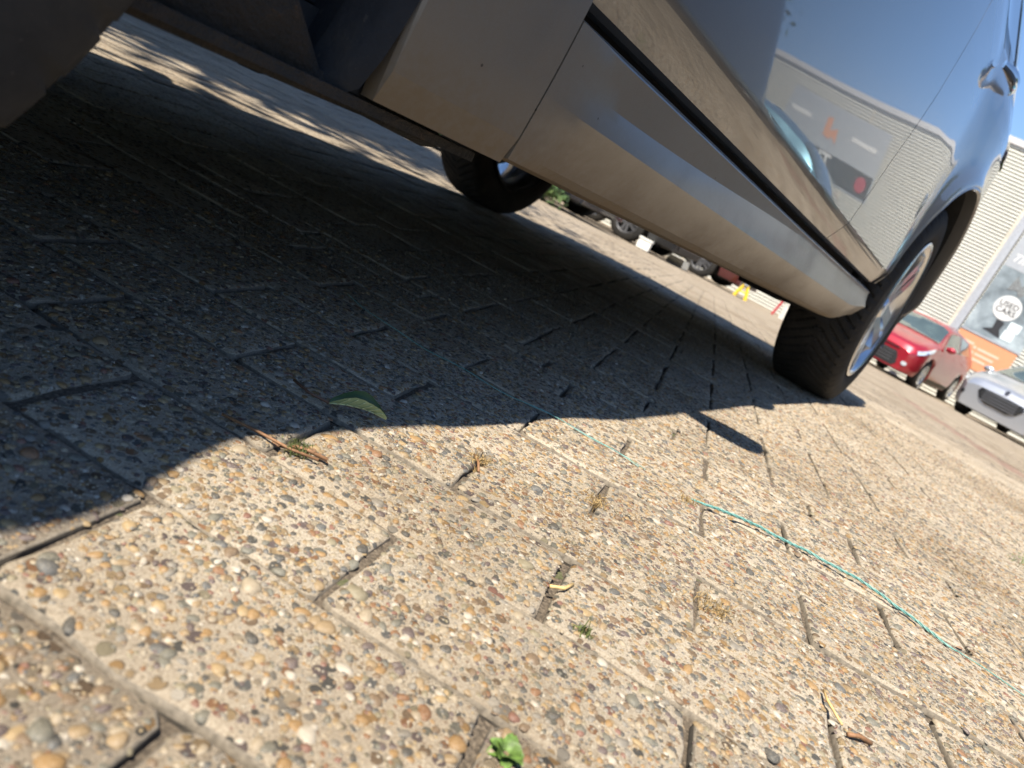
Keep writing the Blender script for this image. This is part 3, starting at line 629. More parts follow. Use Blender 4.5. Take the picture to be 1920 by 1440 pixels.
for xe, nm in ((-.995, 'front_grille'), (3.595, 'tailgate')):
    n = 15; yy0 = float(fend_y(np.array(xe), np.array(.5)) if xe < 0 else door_y(np.array(xe), np.array(.5))) + .01; zt = float(np.interp(xe, [-1, 3.6], [.74, .98])); V = []
    for z in np.linspace(.22, zt, 8):
        for k in range(n):
            u = k / (n - 1); y = yy0 + (2 * YC - 2 * yy0) * u; V.append((xe + (-1 if xe < 0 else 1) * .05 * (1 - (2 * u - 1) ** 2), y, z))
    mk(nm, V, grid_faces(8, n, flip=xe > 0), BLACK if xe < 0 else GLOSS, suv, smooth=True)
def gl(x0, x1, c0, c1, name='side_window', d=.006):                  # glass lying on the loft, between two section points
    for s in (0, 1):
        V = []
        for x in np.linspace(x0, x1, 14):
            i = min(int((x - XS[0]) / (XS[1] - XS[0])), 78); u = (x - XS[i]) / (XS[1] - XS[0]); sec = R_[i] * (1 - u) + R_[i + 1] * u
            for c in np.linspace(c0, c1, 4):
                j = min(int(c), 3); p = sec[j] * (1 - (c - j)) + sec[j + 1] * (c - j); p = p + np.array([0, -d * .9, d * .4]) if c1 <= 2.01 else p + np.array([0, 0, d])
                V.append(p if s == 0 else (p[0], 2 * YC - p[1], p[2]))
        mk(name, V, grid_faces(14, 4, flip=s == 0), DARKGLASS, suv, smooth=True)
gl(.85, 1.62, .15, 1.85); gl(1.74, 2.55, .15, 1.85); gl(2.66, 3.1, .3, 1.7)
gl(.36, 1.05, 2.25, 4.0, 'windscreen'); gl(3.22, 3.52, 2.25, 4.0, 'rear_window')
# door handles, mirrors, tail lamps
for s in (0, 1):
    yy = lambda y: y if s == 0 else 2 * YC - y
    for xc in (1.30, 2.43):
        n = 14; V = []
        for i in range(n):
            u = i / (n - 1); x = xc - .10 + .20 * u; hgt = .019 * math.sin(math.pi * min(max(u, .06), .94)) ** .35; dpt = .040 * math.sin(math.pi * min(max(u, .03), .97)) ** .5
            y0 = float(door_y(np.array(x), np.array(.99)))
            for k in range(10):
                q = 2 * math.pi * k / 10; V.append((x, yy(y0 - dpt * .7 + .5 * .022 * math.cos(q) * -1 * math.sin(math.pi * min(max(u, .03), .97)) ** .5), .995 + hgt * math.sin(q)))
        mk('door_handle', V, grid_faces(n, 10, closed=True, flip=s == 1) + [tuple(range(10)), tuple(range((n - 1) * 10, n * 10))], CHROME, suv, smooth=True, sharp=50)
    # mirror shell: swept ellipses from the door skin outwards
    n = 12; V = []
    for i in range(n):
        u = i / (n - 1); y = .375 - .165 * u; r = (.35 + .65 * math.sin(math.pi * (.12 + .74 * u))) * (1 if u < .97 else .55); tip = u ** 2
        for k in range(16):
            q = 2 * math.pi * k / 16; V.append((.70 + .035 * u + .070 * r * math.cos(q) * (.55 + .45 * u), yy(y), 1.065 + .01 * u + .058 * r * math.sin(q) * (.6 + .4 * u)))
    mr = mk('wing_mirror', V, grid_faces(n, 16, closed=True, flip=s == 1) + [tuple(range(16)), tuple(range((n - 1) * 16, n * 16))], GLOSS, suv, smooth=True, sharp=60)
    V = []
    for z in np.linspace(.93, 1.02, 5):
        for x in np.linspace(3.02, 3.5, 10): V.append((x, yy(float(door_y(np.array(x), np.array(z))) - .006), z + .03 * (x - 3.02)))
    mk('tail_lamp', V, grid_faces(5, 10, flip=s == 0), REDLAMP, suv, smooth=True)
make_wheel(suv, XF + .032, .350, -1); make_wheel(suv, XR, .330, -1); make_wheel(suv, XF, 2 * YC - .328, 1); make_wheel(suv, XR, 2 * YC - .330, 1)

# ------------------------------------------------------------------ the other parked cars
def make_car(name, label, paintmat, loc, rz, L=3.95, Wd=1.70, H=1.48, wb=2.50, group=None, front='plain', van=False, glass=GREENGLASS, alloy=None):
    c = thing(name, label, 'van' if van else 'car', (loc[0], loc[1], loc[2]), rz, group)
    xf = L / 2; R = .31; ax = (xf - .80, xf - .80 - wb)
    def P(nm, v, f, mat, smooth=True, sharp=35, par=None): return mk(nm, v, f, mat, par or c, smooth=smooth, sharp=sharp, rel=False)
    X = np.unique(np.concatenate([np.linspace(-xf, xf, 60), xf - np.array([0, .02, .05, .1, .16])]))
    k = L / 3.95
    if van: zt = np.interp(X, [-xf, -xf + .1, -xf + .3, .55 * k, 1.15 * k, 1.75 * k, xf - .05, xf], [H - .3, H - .06, H, H, 1.02, .86, .74, .62])
    else: zt = np.interp(X, [-xf, -xf + .06, -xf + .32, -xf + .75, -.3 * k, .35 * k, 1.0 * k, 1.62 * k, xf - .06, xf], [.86, 1.02, H - .16, H - .04, H, H - .06, .985, .86, .74, .60])
    zt = np.convolve(np.pad(zt, 2, 'edge'), np.ones(5) / 5, 'valid'); bl = np.interp(X, [-xf, -xf + .2, -1.2 * k, .8 * k, 1.2 * k, xf], [.86, 1.0, .98, .92, .90, .60]); bl = np.minimum(bl, zt - .05)
    plan = 1 - .26 * np.clip((X - (xf - .5)) / .5, 0, 1) ** 2.6 - .14 * np.clip((-X - (xf - .45)) / .45, 0, 1) ** 2.2
    rise = np.clip((zt - bl) / .42, 0, 1); rows = []
    for i, x in enumerate(X):
        w2 = Wd / 2 * plan[i]; zl = .20
        for a_ in ax:
            if abs(x - a_) < R + .055: zl = max(zl, R + math.sqrt((R + .055) ** 2 - (x - a_) ** 2))
        yr = w2 * (.90 - .17 * rise[i]); f_ = lambda z: max(z, zl + .012)
        rows.append([(w2 * .93, zl), (w2 * .985, f_(.32)), (w2, f_(min(.58, bl[i] - .05)) + .012), (w2 * .995, max(f_(.70), 0) + .02 if bl[i] > .8 else f_(bl[i] - .03) + .014), (w2 * .965, max(bl[i], zl + .05)), (yr, max(zt[i] - .06 * rise[i] - .012, zl + .06)), (yr * .72, max(zt[i] - .006, zl + .065)), (0, max(zt[i] + .012, zl + .07))])
    S = np.array(rows); n, m = S.shape[:2]
    full = np.concatenate([np.stack([np.repeat(X[:, None], m, 1), S[..., 0], S[..., 1]], -1), np.stack([np.repeat(X[:, None], m - 1, 1), -S[:, -2::-1, 0], S[:, -2::-1, 1]], -1)], 1)
    mm = full.shape[1]; Fc = grid_faces(n, mm, flip=False) + [tuple(range(mm)), tuple(range((n - 1) * mm, n * mm))[::-1]]
    body = P('body', full.reshape(-1, 3), Fc, paintmat)
    def sec(x, s):
        i = int(np.clip(np.searchsorted(X, x) - 1, 0, n - 2)); u = (x - X[i]) / (X[i + 1] - X[i]); q = S[i] * (1 - u) + S[i + 1] * u; j = min(int(s), m - 2); return q[j] * (1 - (s - j)) + q[j + 1] * (s - j)
    def patch(nm, corners, mat, d=.006, nu=8, nv=6, sides=(1, -1), par=None, up=False):
        """corners (x, s): lower front, lower rear, upper rear, upper front"""
        obs = []
        for sd_ in sides:
            V = []
            for a_ in np.linspace(0, 1, nu):
                for b_ in np.linspace(0, 1, nv):
                    x = (corners[0][0] * (1 - a_) + corners[1][0] * a_) * (1 - b_) + (corners[3][0] * (1 - a_) + corners[2][0] * a_) * b_
                    s = (corners[0][1] * (1 - a_) + corners[1][1] * a_) * (1 - b_) + (corners[3][1] * (1 - a_) + corners[2][1] * a_) * b_
                    y, z = sec(x, s); V.append((x + (d * .8 if x > 1.3 * k else 0), sd_ * (y + (0 if up else d)), z + (d if up else d * .3)))
            obs.append(P(nm, V, grid_faces(nu, nv, flip=sd_ < 0), mat, par=par))
        return obs
    if van:
        patch('side_window', [(1.0 * k, 4.15), (.1, 4.15), (.1, 4.85), (.62 * k, 4.85)], glass)
        patch('windscreen', [(1.12 * k, 5.1), (.62 * k, 5.1), (.62 * k, 7), (1.12 * k, 7)], glass, up=True, d=.012)
    else:
        patch('front_side_window', [(.82 * k, 4.15), (-.32 * k, 4.15), (-.32 * k, 4.9), (.36 * k, 4.9)], glass)
        patch('rear_side_window', [(-.40 * k, 4.15), (-1.35 * k, 4.3), (-1.10 * k, 4.88), (-.40 * k, 4.9)], glass)
        patch('windscreen', [(.97 * k, 5.12), (.42 * k, 5.12), (.42 * k, 7), (.97 * k, 7)], glass, up=True, d=.014)
        patch('rear_window', [(-xf + .16, 5.15), (-xf + .42, 5.15), (-xf + .42, 7), (-xf + .16, 7)], glass, up=True, d=.014)
    patch('sill_trim', [(ax[0] - .42, .05), (ax[1] + .42, .05), (ax[1] + .42, .8), (ax[0] - .42, .8)], BLACK, nv=3)
    for xd in (.86 * k, -.36 * k): patch('door_gap', [(xd + .003, .9), (xd - .003, .9), (xd - .003, 3.95), (xd + .003, 3.95)], BLACK, nu=2, nv=14, d=.003)
    for xd in (-.22 * k, -1.0 * k): patch('door_handle', [(xd + .08, 3.55), (xd - .08, 3.55), (xd - .08, 3.68), (xd + .08, 3.68)], paintmat if front != 'silver' else CHROME, nu=4, nv=3, d=.028)
    patch('tail_lamp', [(-xf + .22, 3.2), (-xf + .05, 3.0), (-xf + .06, 4.4), (-xf + .2, 4.5)], REDLAMP, nu=5, nv=5)
    # mirrors
    for sd_ in (1, -1):
        y, z = sec(.72 * k, 4.1); V = []
        for i in range(8):
            u = i / 7; r = math.sin(math.pi * (.15 + .72 * u))
            for q in range(12): V.append((.74 * k + .06 * r * math.cos(q * math.pi / 6), sd_ * (y + .01 + .19 * u), z + .05 + .065 * r * math.sin(q * math.pi / 6)))
        P('wing_mirror', V, grid_faces(8, 12, closed=True, flip=sd_ < 0) + [tuple(range(12)), tuple(range(84, 96))], paintmat)
    # nose: everything set on the curved front
    def nose(y, z):                                       # x of the front skin at (y, z)
        for x in np.linspace(xf, xf - .6, 120):
            prof = [sec(x, s) for s in np.linspace(0, 6.9, 60)]; pr = np.array(prof)
            if z < pr[:, 1].max() and np.interp(z, pr[:, 1], pr[:, 0]) >= abs(y) and pr[:, 1].max() > z: return x
        return xf - .6
    def plate(nm, pts, mat, d=.012, par=None, thick=.012):
        V = [(nose(y, z) + d, y, z) for y, z in pts] + [(nose(y, z) + d - thick - .03, y, z) for y, z in pts]; q = len(pts)
        return P(nm, V, [tuple(range(q)), tuple(range(q, 2 * q))[::-1]] + grid_faces(2, q, closed=True, flip=True), mat, smooth=False, par=par)
    rect = lambda y0, y1, z0, z1: [(y0, z0), (y1, z0), (y1, z1), (y0, z1)]
    hl = [(xf - .10, 2.6), (xf - .62, 3.55), (xf - .68, 4.3), (xf - .12, 4.35)]
    for o in patch('headlight', hl, LAMP, d=.010, nu=10, nv=6):
        pass
    patch('headlight_lens_ring', [(xf - .30, 3.2), (xf - .36, 3.3), (xf - .36, 3.9), (xf - .30, 3.85)], CHROME, nu=3, nv=4, d=.016)
    if front == 'silver':
        g = [(.38, .62), (.42, .55), (.34, .43), (.20, .37), (-.20, .37), (-.34, .43), (-.42, .55), (-.38, .62)]
        gr = plate('grille_surround', g, CHROME, .020); plate('grille', [(y * .90, .50 + (z - .50) * .84) for y, z in g], BLACK, .030, par=gr)
        for z in (.43, .48, .53, .58): plate('grille_bar', rect(-.30, .30, z - .006, z + .006), plain('chrome bar', (.35, .35, .37), .3, .8), .040, par=gr)
        plate('badge', [(-.035, .70), (.0, .66), (.04, .69), (.03, .75), (-.01, .77), (-.045, .74)], plain('badge metal', (.10, .10, .11), .25, .8), .014)
        for sg in (1, -1): plate('fog_lamp', [(sg * (.66 + .045 * math.cos(q)), .42 + .045 * math.sin(q)) for q in np.linspace(0, 2 * math.pi, 12, endpoint=False)][::sg], BLACK, .018)
        plate('bumper_blade', rect(-.80, .80, .235, .275), CHROME, .025); plate('lower_intake', rect(-.62, .62, .205, .232), BLACK, .01)
        plate('number_plate', rect(-.26, .26, .30, .40) if False else rect(-.26, .26, .345, .40), plain('plate yellow', (.65, .48, .05), .5), .05) if False else None
    else:
        g = [(.40, .52), (.46, .44), (.50, .30), (.44, .235), (-.44, .235), (-.50, .30), (-.46, .44), (-.40, .52)]
        gr = plate('grille', g, BLACK, .012)
        for z in (.30, .36, .42, .48): plate('grille_bar', rect(-.38, .38, z - .007, z + .007), plain('grey bar', (.12, .12, .125), .35, .4), .022, par=gr)
        plate('bumper_lip', rect(-.62, .62, .195, .228), paintmat, .03)
        plate('upper_chrome', rect(-.42, .42, .585, .605), CHROME, .018); plate('badge', [(.055 * math.cos(q), .60 + .04 * math.sin(q)) for q in np.linspace(0, 2 * math.pi, 14, endpoint=False)], CHROME, .03)
        for sg in (1, -1): plate('fog_lamp', [(sg * (.63 + .05 * math.cos(q)), .36 + .04 * math.sin(q)) for q in np.linspace(0, 2 * math.pi, 10, endpoint=False)][::sg], LAMP, .016)
    v, f = merge([box(0, 0, .30, L - .5, Wd * .62, .26), box((ax[0] + ax[1]) / 2, 0, .27, wb - .75, Wd * .9, .16)]); P('underbody', v, f, BLACK, smooth=False)
    for a_ in ax:
        for sd_ in (1, -1):
            make_wheel(c, a_, sd_ * (Wd / 2 - .012), sd_, R=R, W=.19, rim=.205, simple=True, alloy=alloy)
            q = np.radians(np.linspace(-10, 190, 26)); V = [(a_ + (R + .05) * math.cos(t), sd_ * y, R + (R + .05) * math.sin(t)) for t in q for y in (Wd / 2 * .95, Wd / 2 - .28)]
            P('wheel_arch_liner', V, grid_faces(26, 2, flip=sd_ < 0), BLACK)
    return c
STEEL = plain('dark steel wheel', (.10, .10, .105), .5, .6)
def ground_pt(az, d): x, y = d * math.cos(rad(az)), d * math.sin(rad(az)); return x, y, float(zg(x))
RED = paint('red metallic lacquer', (.30, .008, .02), .35, .35, 1, .03); SILVER = paint('silver lacquer', (.52, .53, .55), .75, .32, 1, .04); BLUE = paint('light blue lacquer', (.08, .20, .27), .5, .34, 1, .03)
CHAR = paint('charcoal lacquer', (.035, .037, .042), .4, .35, 1, .03); NAVY = paint('dark navy lacquer', (.012, .016, .03), .4, .35, 1, .03); WHT = paint('white lacquer', (.72, .72, .70), 0, .4, 1, .04); MAROON = paint('maroon lacquer', (.09, .01, .015), .3, .35, 1, .03)
# red hatchback: front left wheel at azimuth 3.16 deg, 17.5 m away, nose turned a little towards the grey car
phi = 12.0; hd = np.array([-math.cos(rad(phi)), math.sin(rad(phi))]); lf = np.array([-hd[1], hd[0]]); fwheel = np.array(ground_pt(3.16, 17.5)[:2]); c0 = fwheel - hd * (3.95 / 2 - .80) - lf * (.82)
make_car('red_hatchback', 'red hatchback parked nose out before the ribbed wall, just past the grey car\'s rear wheel', RED, (c0[0], c0[1], float(zg(c0[0]))), math.atan2(hd[1], hd[0]))
phi = 20.0; hd = np.array([-math.cos(rad(phi)), math.sin(rad(phi))]); nose_pt = np.array(ground_pt(-1.45, 16.3)[:2]); c1 = nose_pt - hd * (3.96 / 2)
make_car('silver_hatchback', 'silver hatchback with a wide chrome-ringed grille, parked under the USED CARS banner', SILVER, (c1[0], c1[1], float(zg(c1[0]))), math.atan2(hd[1], hd[0]), L=3.96, Wd=1.74, H=1.46, front='silver')
make_car('blue_hatchback', 'light blue hatchback mirrored in the grey car\'s front door', BLUE, (6.9, -2.85, float(zg(6.9))), -math.pi / 2, L=3.8, H=1.5)
make_car('charcoal_van', 'charcoal panel van beside the blue hatchback, mirrored in the grey car\'s door', CHAR, (2.9, -2.15, 0), math.pi, L=4.6, Wd=1.85, H=1.72, wb=2.9, van=True, glass=DARKGLASS)
make_car('black_hatchback', 'black hatchback parked between the blue hatchback and the silver one', BLACK, (9.7, -3.1, float(zg(9.7))), -math.pi / 2, L=3.9, glass=DARKGLASS)
for i, (x, m_, lb) in enumerate(((6.6, CHAR, 'charcoal hatchback in the shaded row beyond the grey car, first from the tree'), (9.2, NAVY, 'dark navy hatchback between the charcoal and the black hatchback in the far row'), (11.9, BLACK, 'black hatchback in the far row beside the white box'), (14.9, MAROON, 'maroon hatchback at the end of the far row behind the yellow stand'))):
    make_car('parked_hatchback', lb, m_, (x, 7.0 - .28 * i, float(zg(x))), -math.pi / 2, glass=DARKGLASS, alloy=STEEL)

# ------------------------------------------------------------------ small things of the far row
YEL = plain('yellow paint', (.72, .50, .04), .45); CONC = plain('pale concrete', (.52, .50, .45), .85, var=.2, scale=9); GREYP = plain('grey plastic', (.22, .23, .24), .5)
x, y, z = ground_pt(15.9, 14.6); t = thing('yellow_stand', 'small yellow A-shaped stand with a grey head on the far paving', 'stand', (x, y, z), rad(100))
def loc_mk(nm, par, v, f, mat, **k): return mk(nm, v, f, mat, par, rel=False, **k)
for s in (1, -1):
    v, f = tube([(s * .105, 0, 0), (s * .085, 0, .10), (s * .03, 0, .25)], [.035, .033, .028], 8); loc_mk('leg', t, v, f, YEL)
v, f = box(0, 0, .12, .14, .03, .035); loc_mk('crossbar', t, v, f, YEL); v, f = tube([(0, 0, .24), (0, 0, .33)], [.055, .04], 10); loc_mk('head', t, v, f, GREYP)
x, y, z = ground_pt(12.75, 15.4)
for k, (dx, w_, hh) in enumerate(((.0, .10, .36), (-.16, .12, .40), (-.30, .08, .38))):
    t = tag(mk('concrete_post', *box(x + .1 * k, y + dx, z + hh / 2, .12, w_, hh, rad(14)), CONC), ('slim pale concrete post beside the red bar', 'broad pale concrete post in the middle of the row behind the rear wheel', 'pale concrete post nearest the grey car\'s rear tyre')[k], 'post', 'low concrete posts')
tag(mk('red_bar', *tube([(x - .1, y + .16, z), (x - .02, y + .10, z + .42)], .022, 8), plain('red paint', (.40, .03, .04), .5)), 'thin leaning red bar beside the pale concrete posts', 'bar')
x, y, z = ground_pt(23.6, 12.0); v, f = merge([box(x, y, z + .08, .20, .20, .14, .3), box(x, y, z + .162, .22, .22, .024, .3)]); tag(mk('white_box', v, f, WHITE), 'white lidded box standing on the far paving before the black hatchback', 'box')
x, y, z = ground_pt(20.9, 13.2); v, f = merge([box(x, y, z + .05, .38, .16, .08, 1.2), box(x, y, z + .115, .36, .14, .05, 1.2)]); tag(mk('silver_tray', v, f, ALLOY), 'low silver tray on the far paving beside the white box', 'tray')

# ------------------------------------------------------------------ trees and bushes
LEAFM = M('tree leaf'); g = LEAFM.t.nodes.new('ShaderNodeNewGeometry'); LEAFM.l(LEAFM.ramp(g.outputs['Random Per Island'], [(0, (.03, .06, .015)), (.5, (.06, .11, .03)), (1, (.11, .16, .045))]), LEAFM.b.inputs['Base Color']); LEAFM.set(Roughness=.55); LEAFM = LEAFM.m
BARK = plain('bark', (.10, .075, .05), .9, var=.4, scale=30, bump=.6)
def tree(name, label, x, y, h, crown_r, crown_z, nleaf, seed, leaf=.11):
    rg = np.random.default_rng(seed); z0 = float(zg(x)); t = thing(name, label, 'tree', (x, y, z0))
    parts = [tube([(x, y, z0 - .1), (x + .05, y, z0 + h * .25), (x - .06, y + .08, z0 + h * .5), (x + .03, y, z0 + h * .85)], [.17, .14, .10, .03], 10)]
    cl = []
    for k in range(26):
        d = rg.normal(size=3); d /= np.linalg.norm(d); r = crown_r * rg.uniform(.35, 1) ; c = np.array([x, y, z0 + crown_z]) + d * np.array([r, r, r * .75]); cl.append(c)
        if k < 12: parts.append(tube([(x, y, z0 + h * rg.uniform(.3, .6)), tuple((np.array([x, y, z0 + h * .55]) + c) / 2 + rg.normal(0, .12, 3)), tuple(c)], [.06, .04, .012], 6))
    mk('trunk', *merge(parts), BARK, t, smooth=True)
    cl = np.array(cl); ci = rg.integers(0, len(cl), nleaf); C = cl[ci] + rg.normal(0, crown_r * .20, (nleaf, 3))
    a1 = rg.normal(size=(nleaf, 3)); a1 /= np.linalg.norm(a1, axis=1)[:, None]; a2 = np.cross(a1, rg.normal(size=(nleaf, 3))); a2 /= np.linalg.norm(a2, axis=1)[:, None]
    s = leaf * rg.uniform(.6, 1.3, nleaf)[:, None]; V = np.stack([C - a1 * s, C + a2 * s * .45, C + a1 * s, C - a2 * s * .45], 1).reshape(-1, 3)
    o = mk('crown', V, (np.arange(nleaf)[:, None] * 4 + np.arange(4)).tolist(), LEAFM, t); return t
tree('shade_tree', 'leafy tree on the far side of the grey car, dappling the paving beyond it', -.5, 5.75, 6.4, 3.1, 4.7, 48000, 3, .13)
tree('roofside_tree', 'dark green tree rising over the showroom roof, mirrored in the car door', 27.5, -15.5, 11.0, 3.2, 8.6, 6000, 4, .2)
rg = np.random.default_rng(5); x, y, z = ground_pt(31.5, 9.6); n = 260; C = np.array([x, y, z + .14]) + rg.normal(0, 1, (n, 3)) * np.array([.12, .10, .05]); a1 = rg.normal(size=(n, 3)) * .03; a2 = rg.normal(size=(n, 3)) * .012
tag(mk('green_bush', np.stack([C - a1, C + a2, C + a1, C - a2], 1).reshape(-1, 3), (np.arange(n)[:, None] * 4 + np.arange(4)).tolist(), LEAFM), 'small green bush between the cars of the far row', 'bush')

hg = thing('added_hedge', 'tall dark green foliage added behind the far row to block low sky light', 'added_hedge', (9, 11.2, -.2)); rg = np.random.default_rng(8); n = 16000  # foliage wall added behind the cars to cut low sky light under the SUV
C = np.stack([rg.uniform(-9, 27, n), 11.2 + rg.normal(0, .42, n), rg.uniform(-.3, 3.0, n) + rg.normal(0, .12, n)], -1); a1 = rg.normal(size=(n, 3)) * .09; a2 = np.cross(a1, rg.normal(size=(n, 3))) * .5
mk('foliage', np.stack([C - a1, C + a2, C + a1, C - a2], 1).reshape(-1, 3), (np.arange(n)[:, None] * 4 + np.arange(4)).tolist(), LEAFM, hg)
mk('dark_core', *box(9, 11.25, 1.1, 35.5, .5, 3.0), plain('shaded hedge stems', (.02, .025, .012), .9), hg)

# ------------------------------------------------------------------ litter on the paving: leaf, stalks, twine, weeds
def fallen_leaf():
    base = Vector((.459, .379, .004)); tip = Vector((.499, .350, .005)); ax_ = (tip - base); Lg = ax_.length; ax_.normalize(); sd_ = Vector((0, 0, 1)).cross(ax_).normalized(); upv = ax_.cross(sd_)
    a = M('fallen green leaf'); a.set(Roughness=.5); n1 = a.noise(a.obj(), 90, 4); n2 = a.noise(a.obj(), 25, 3)
    c = a.ramp(n1, [(.3, (.17, .23, .10)), (.7, (.32, .38, .20))]); c = a.mix(a.math('GREATER_THAN', n2, .66), c, (.30, .29, .10)); a.l(c, a.b.inputs['Base Color']); a.bump(n1, .3, .002)
    bf = a.t.nodes.new('ShaderNodeNewGeometry').outputs['Backfacing']; c = a.mix(bf, c, (.045, .085, .03)); a.l(c, a.b.inputs['Base Color'])
    n, m = 22, 15; V = []
    for i in range(n):
        u = i / (n - 1); wd = .0125 * (math.sin(math.pi * min(u * .94 + .03, 1)) ** .75) * (1 - .15 * u) * (1 + .025 * math.sin(u * 41))
        mid_ = base + ax_ * (Lg * u) + Vector((0, 0, .0030 + .0035 * math.sin(math.pi * u)))
        for j in range(m):
            s = (j / (m - 1) * 2 - 1); th = (.78 + .25 * abs(s)) if s < 0 else (.62 + .55 * s); q_ = abs(s) * wd * (1.0 if s < 0 else 1.15)
            p = mid_ + sd_ * (math.copysign(q_, s) * math.cos(th)) + upv * (q_ * math.sin(th) + .0006 * math.sin(u * 11 + s * 2)); V.append(p)
    lf_ = thing('fallen_leaf', 'curled green leaf lying in the car\'s shadow next to the sunlit edge', 'leaf', tuple(base))
    o = mk('blade', V, grid_faces(n, m), a.m, lf_, smooth=True)
    VEIN = plain('leaf vein', (.42, .46, .24), .5)
    vv = [tube([base + ax_ * (Lg * u) + Vector((0, 0, .0029 + .0035 * math.sin(math.pi * u))) for u in np.linspace(0, 1, 14)], [.0007] * 7 + [.0004] * 7, 6)]
    mk('midrib', *vv[0], VEIN, lf_, smooth=True)
    for k in range(6):
        u0 = .12 + .13 * k; pv = []
        for e in np.linspace(0, .92, 6):
            u = min(u0 + .16 * e, .98); wd = .0125 * (math.sin(math.pi * min(u * .94 + .03, 1)) ** .75) * (1 - .15 * u); th = .78 + .25 * e; q_ = e * wd
            pv.append(base + ax_ * (Lg * u) + Vector((0, 0, .0028 + .0035 * math.sin(math.pi * u))) - sd_ * (q_ * math.cos(th) + .0004) + upv * (q_ * math.sin(th) - .0002 + .0006 * math.sin(u * 11 - e * 2)))
        mk('side_vein', *tube(pv, .00035, 5), VEIN, lf_, smooth=True)
    mk('stalk', *tube([base + Vector((0, 0, .003)), base + Vector((-.010, .014, .004)), base + Vector((-.012, .033, .005))], [.0012, .0011, .0013], 7), plain('brown stalk', (.10, .05, .03), .6), lf_, smooth=True)
fallen_leaf()
STALK = plain('dry brown stalk', (.20, .10, .045), .7, var=.35, scale=200); STRAW = plain('straw', (.55, .38, .16), .6, var=.25, scale=200)
def gp(px_, py_, z=.0):                                     # a point on the paving
    return px_, py_, z
for i, (pts, r, m_, lb) in enumerate([
    ([(.352, .372, .004), (.366, .350, .0035), (.377, .328, .003), (.391, .311, .003)], .0011, STALK, 'thin brown stalk crossing the shadow edge below the leaf'),
    ([(.381, .331, .003), (.390, .322, .004), (.399, .310, .003)], .0015, STALK, 'short forked brown twig beside the brown stalk'),
    ([(.466, .146, .003), (.475, .139, .004), (.492, .140, .002)], .0013, STRAW, 'straw blade stuck in a joint between sunlit pavers'),
    ([(.617, -.030, .003), (.600, -.035, .005), (.585, -.050, .003)], .0010, STRAW, 'pale bent straw lying right of the twine on open pavers'),
    ([(.575, -.055, .004), (.583, -.062, .005), (.590, -.071, .003)], .0016, STALK, 'dark seed husk beside the pale bent straw'),
    ([(.545, .274, .002), (.556, .284, .004), (.566, .296, .003)], .0012, STALK, 'brown grass stem in the joint beside the dark pebble')]):
    v, f = tube(pts, r, 7); tag(mk('dry_stalk', v, f, m_, smooth=True), lb, 'stalk')
def moss_clump(x, y, r, n, mat, label, seed, hgt=.006):
    rg = np.random.default_rng(seed); C = np.stack([x + rg.normal(0, r, n), y + rg.normal(0, r, n), rg.uniform(-.004, hgt, n)], -1)
    a1 = rg.normal(size=(n, 3)) * np.array([.0016, .0016, .003]); a2 = np.cross(a1, rg.normal(size=(n, 3))); a2 /= (np.linalg.norm(a2, axis=1)[:, None] + 1e-9); a2 *= .0005
    tag(mk('moss_tuft', np.stack([C - a1, C + a2, C + a1, C - a2], 1).reshape(-1, 3), (np.arange(n)[:, None] * 4 + np.arange(4)).tolist(), mat), label, 'moss')
MOSS = plain('moss', (.07, .085, .02), .8, var=.5, scale=300); DRYM = plain('dry moss', (.28, .19, .08), .8, var=.5, scale=300); WEEDM = plain('weed leaf', (.09, .155, .03), .6, var=.6, scale=220)
moss_clump(.386, .327, .005, 220, MOSS, 'dark moss tuft under the leaf at the shadow edge', 1); moss_clump(.449, .106, .0026, 120, MOSS, 'tiny green moss tuft in a joint of sunlit pavers', 2)
moss_clump(.566, .288, .006, 200, DRYM, 'brown dry moss in the joint beside the dark pebble', 3); moss_clump(.658, .205, .006, 160, DRYM, 'small dry tuft between pavers left of the twine', 4)
moss_clump(.62, .067, .010, 260, DRYM, 'dry grey moss filling a joint below the twine', 6); moss_clump(.826, .172, .006, 160, DRYM, 'dry tuft at the twine\'s frayed end', 7)
moss_clump(1.74, -.23, .012, 160, WEEDM, 'green weed tuft on the open paving beyond the twine', 8, .02); moss_clump(1.95, -.55, .012, 160, WEEDM, 'small weed tuft on the paving towards the silver car', 9, .02)
wd = thing('weed', 'small bright green weed rosette growing from a joint', 'plant', (.312, .076, -.004)); rg = np.random.default_rng(9)
for k in range(19):
    q = 2.4 * k + rg.normal(0, .2); r = .0028 + .0065 * rg.uniform(.2, 1); tiltz = rg.uniform(.25, 1.0); n, m = 6, 5; V = []
    for i in range(n):
        u = i / (n - 1)
        for j in range(m):
            s = j / (m - 1) * 2 - 1; wdt = .0036 * math.sin(math.pi * min(.12 + .80 * u, 1)) ; x_ = .0015 + r * u; y_ = wdt * s
            V.append((.312 + x_ * math.cos(q) - y_ * math.sin(q), .076 + x_ * math.sin(q) + y_ * math.cos(q), .001 + .009 * tiltz * u - .004 * u * u + .0008 * s * s))
    mk('leaf', V, grid_faces(n, m), WEEDM, wd, smooth=True)
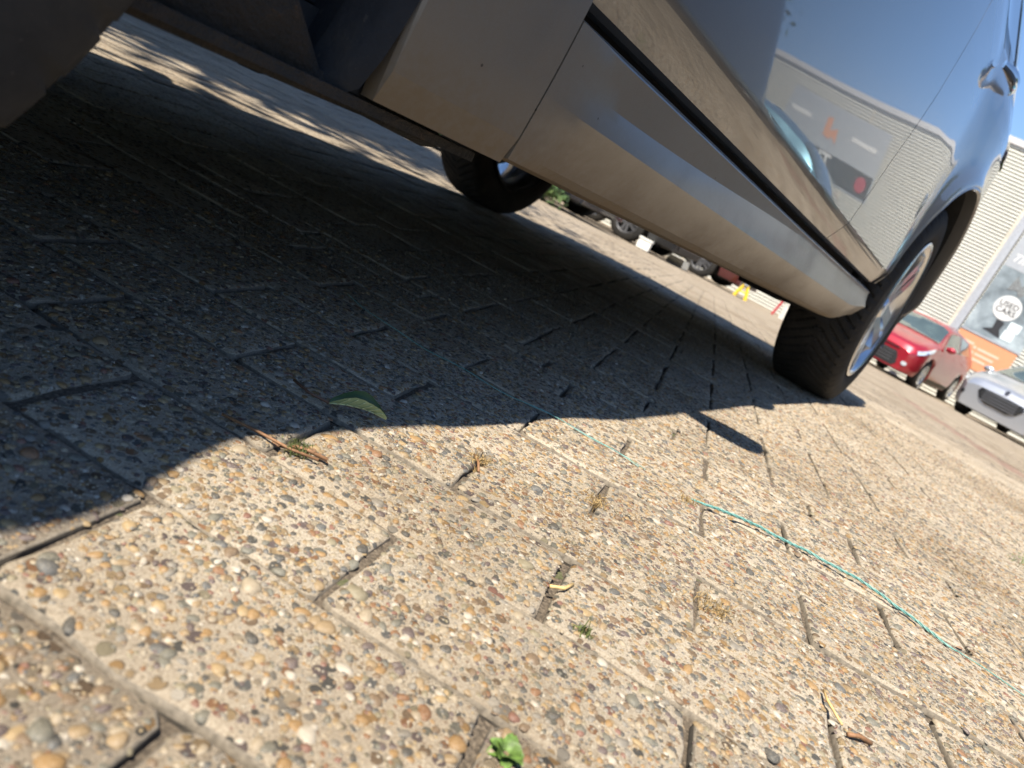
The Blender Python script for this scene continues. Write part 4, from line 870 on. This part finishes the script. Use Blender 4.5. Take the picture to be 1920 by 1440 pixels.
# the teal twine: two twisted strands that thin out into a thread at both ends
TEAL = M('teal polypropylene'); TEAL.set(Roughness=.42); nz = TEAL.noise(TEAL.obj(), 700, 3); TEAL.l(TEAL.ramp(nz, [(.3, (.05, .17, .155)), (.7, (.19, .37, .33))]), TEAL.b.inputs['Base Color']); TEAL = TEAL.m
tw = thing('twine', 'frayed teal twine lying across the sunlit pavers into the car\'s shadow', 'twine', (.9, .05, 0))
path = np.array([(.835, .170), (.860, .142), (.886, .113), (.905, .085), (.918, .060), (.930, .020), (.943, -.036), (.941, -.085), (.934, -.123)]); 
def smooth_path(p, n):
    d = np.concatenate([[0], np.cumsum(np.hypot(*np.diff(p, axis=0).T))]); s = np.linspace(0, d[-1], n); q = np.stack([np.interp(s, d, p[:, 0]), np.interp(s, d, p[:, 1])], -1)
    for _ in range(6): q[1:-1] = (q[:-2] + 2 * q[1:-1] + q[2:]) / 4
    return q, s
q, s = smooth_path(path, 150); q = q + np.stack([.0016 * np.sin(s * 95) + .0011 * np.sin(s * 210 + 1), .0014 * np.sin(s * 120 + 2)], -1); tan = np.gradient(q, axis=0); tan /= np.linalg.norm(tan, axis=1)[:, None]; nor = np.stack([-tan[:, 1], tan[:, 0]], -1)
for k in range(3):
    ph = 2 * math.pi * k / 3 + s / .026 * 2 * math.pi; am = .0010 * np.minimum(1, np.minimum(s / .03, (s[-1] - s) / .03) + .15)
    z = .0036 + .0028 * np.sin(math.pi * s / s[-1]) + .0014 * np.sin(s * 37) + am * np.sin(ph); pts = np.concatenate([q + nor * (am * np.cos(ph))[:, None], z[:, None]], 1)
    mk('strand', *tube(pts.tolist(), np.linspace(.00085, .0008, 150).tolist(), 6), TEAL, tw, smooth=True)
for pth, nn, r_ in ((np.array([(.825, .237), (.820, .28), (.812, .322), (.795, .352), (.776, .375), (.758, .414), (.747, .444), (.728, .50), (.713, .56), (.722, .641)]), 60, .00055), (np.array([(.934, -.123), (.932, -.15), (.941, -.20), (.944, -.26)]), 24, .0006), (np.array([(.832, .230), (.818, .285), (.806, .33), (.778, .372)]), 30, .0004)):
    q2, s2 = smooth_path(pth, nn); z = .0032 + .0012 * np.sin(s2 * 60); mk('thread', *tube(np.concatenate([q2, z[:, None]], 1).tolist(), r_, 5), TEAL, tw, smooth=True)
for o in list(bpy.data.objects):
    if '_o' in o: del o['_o']
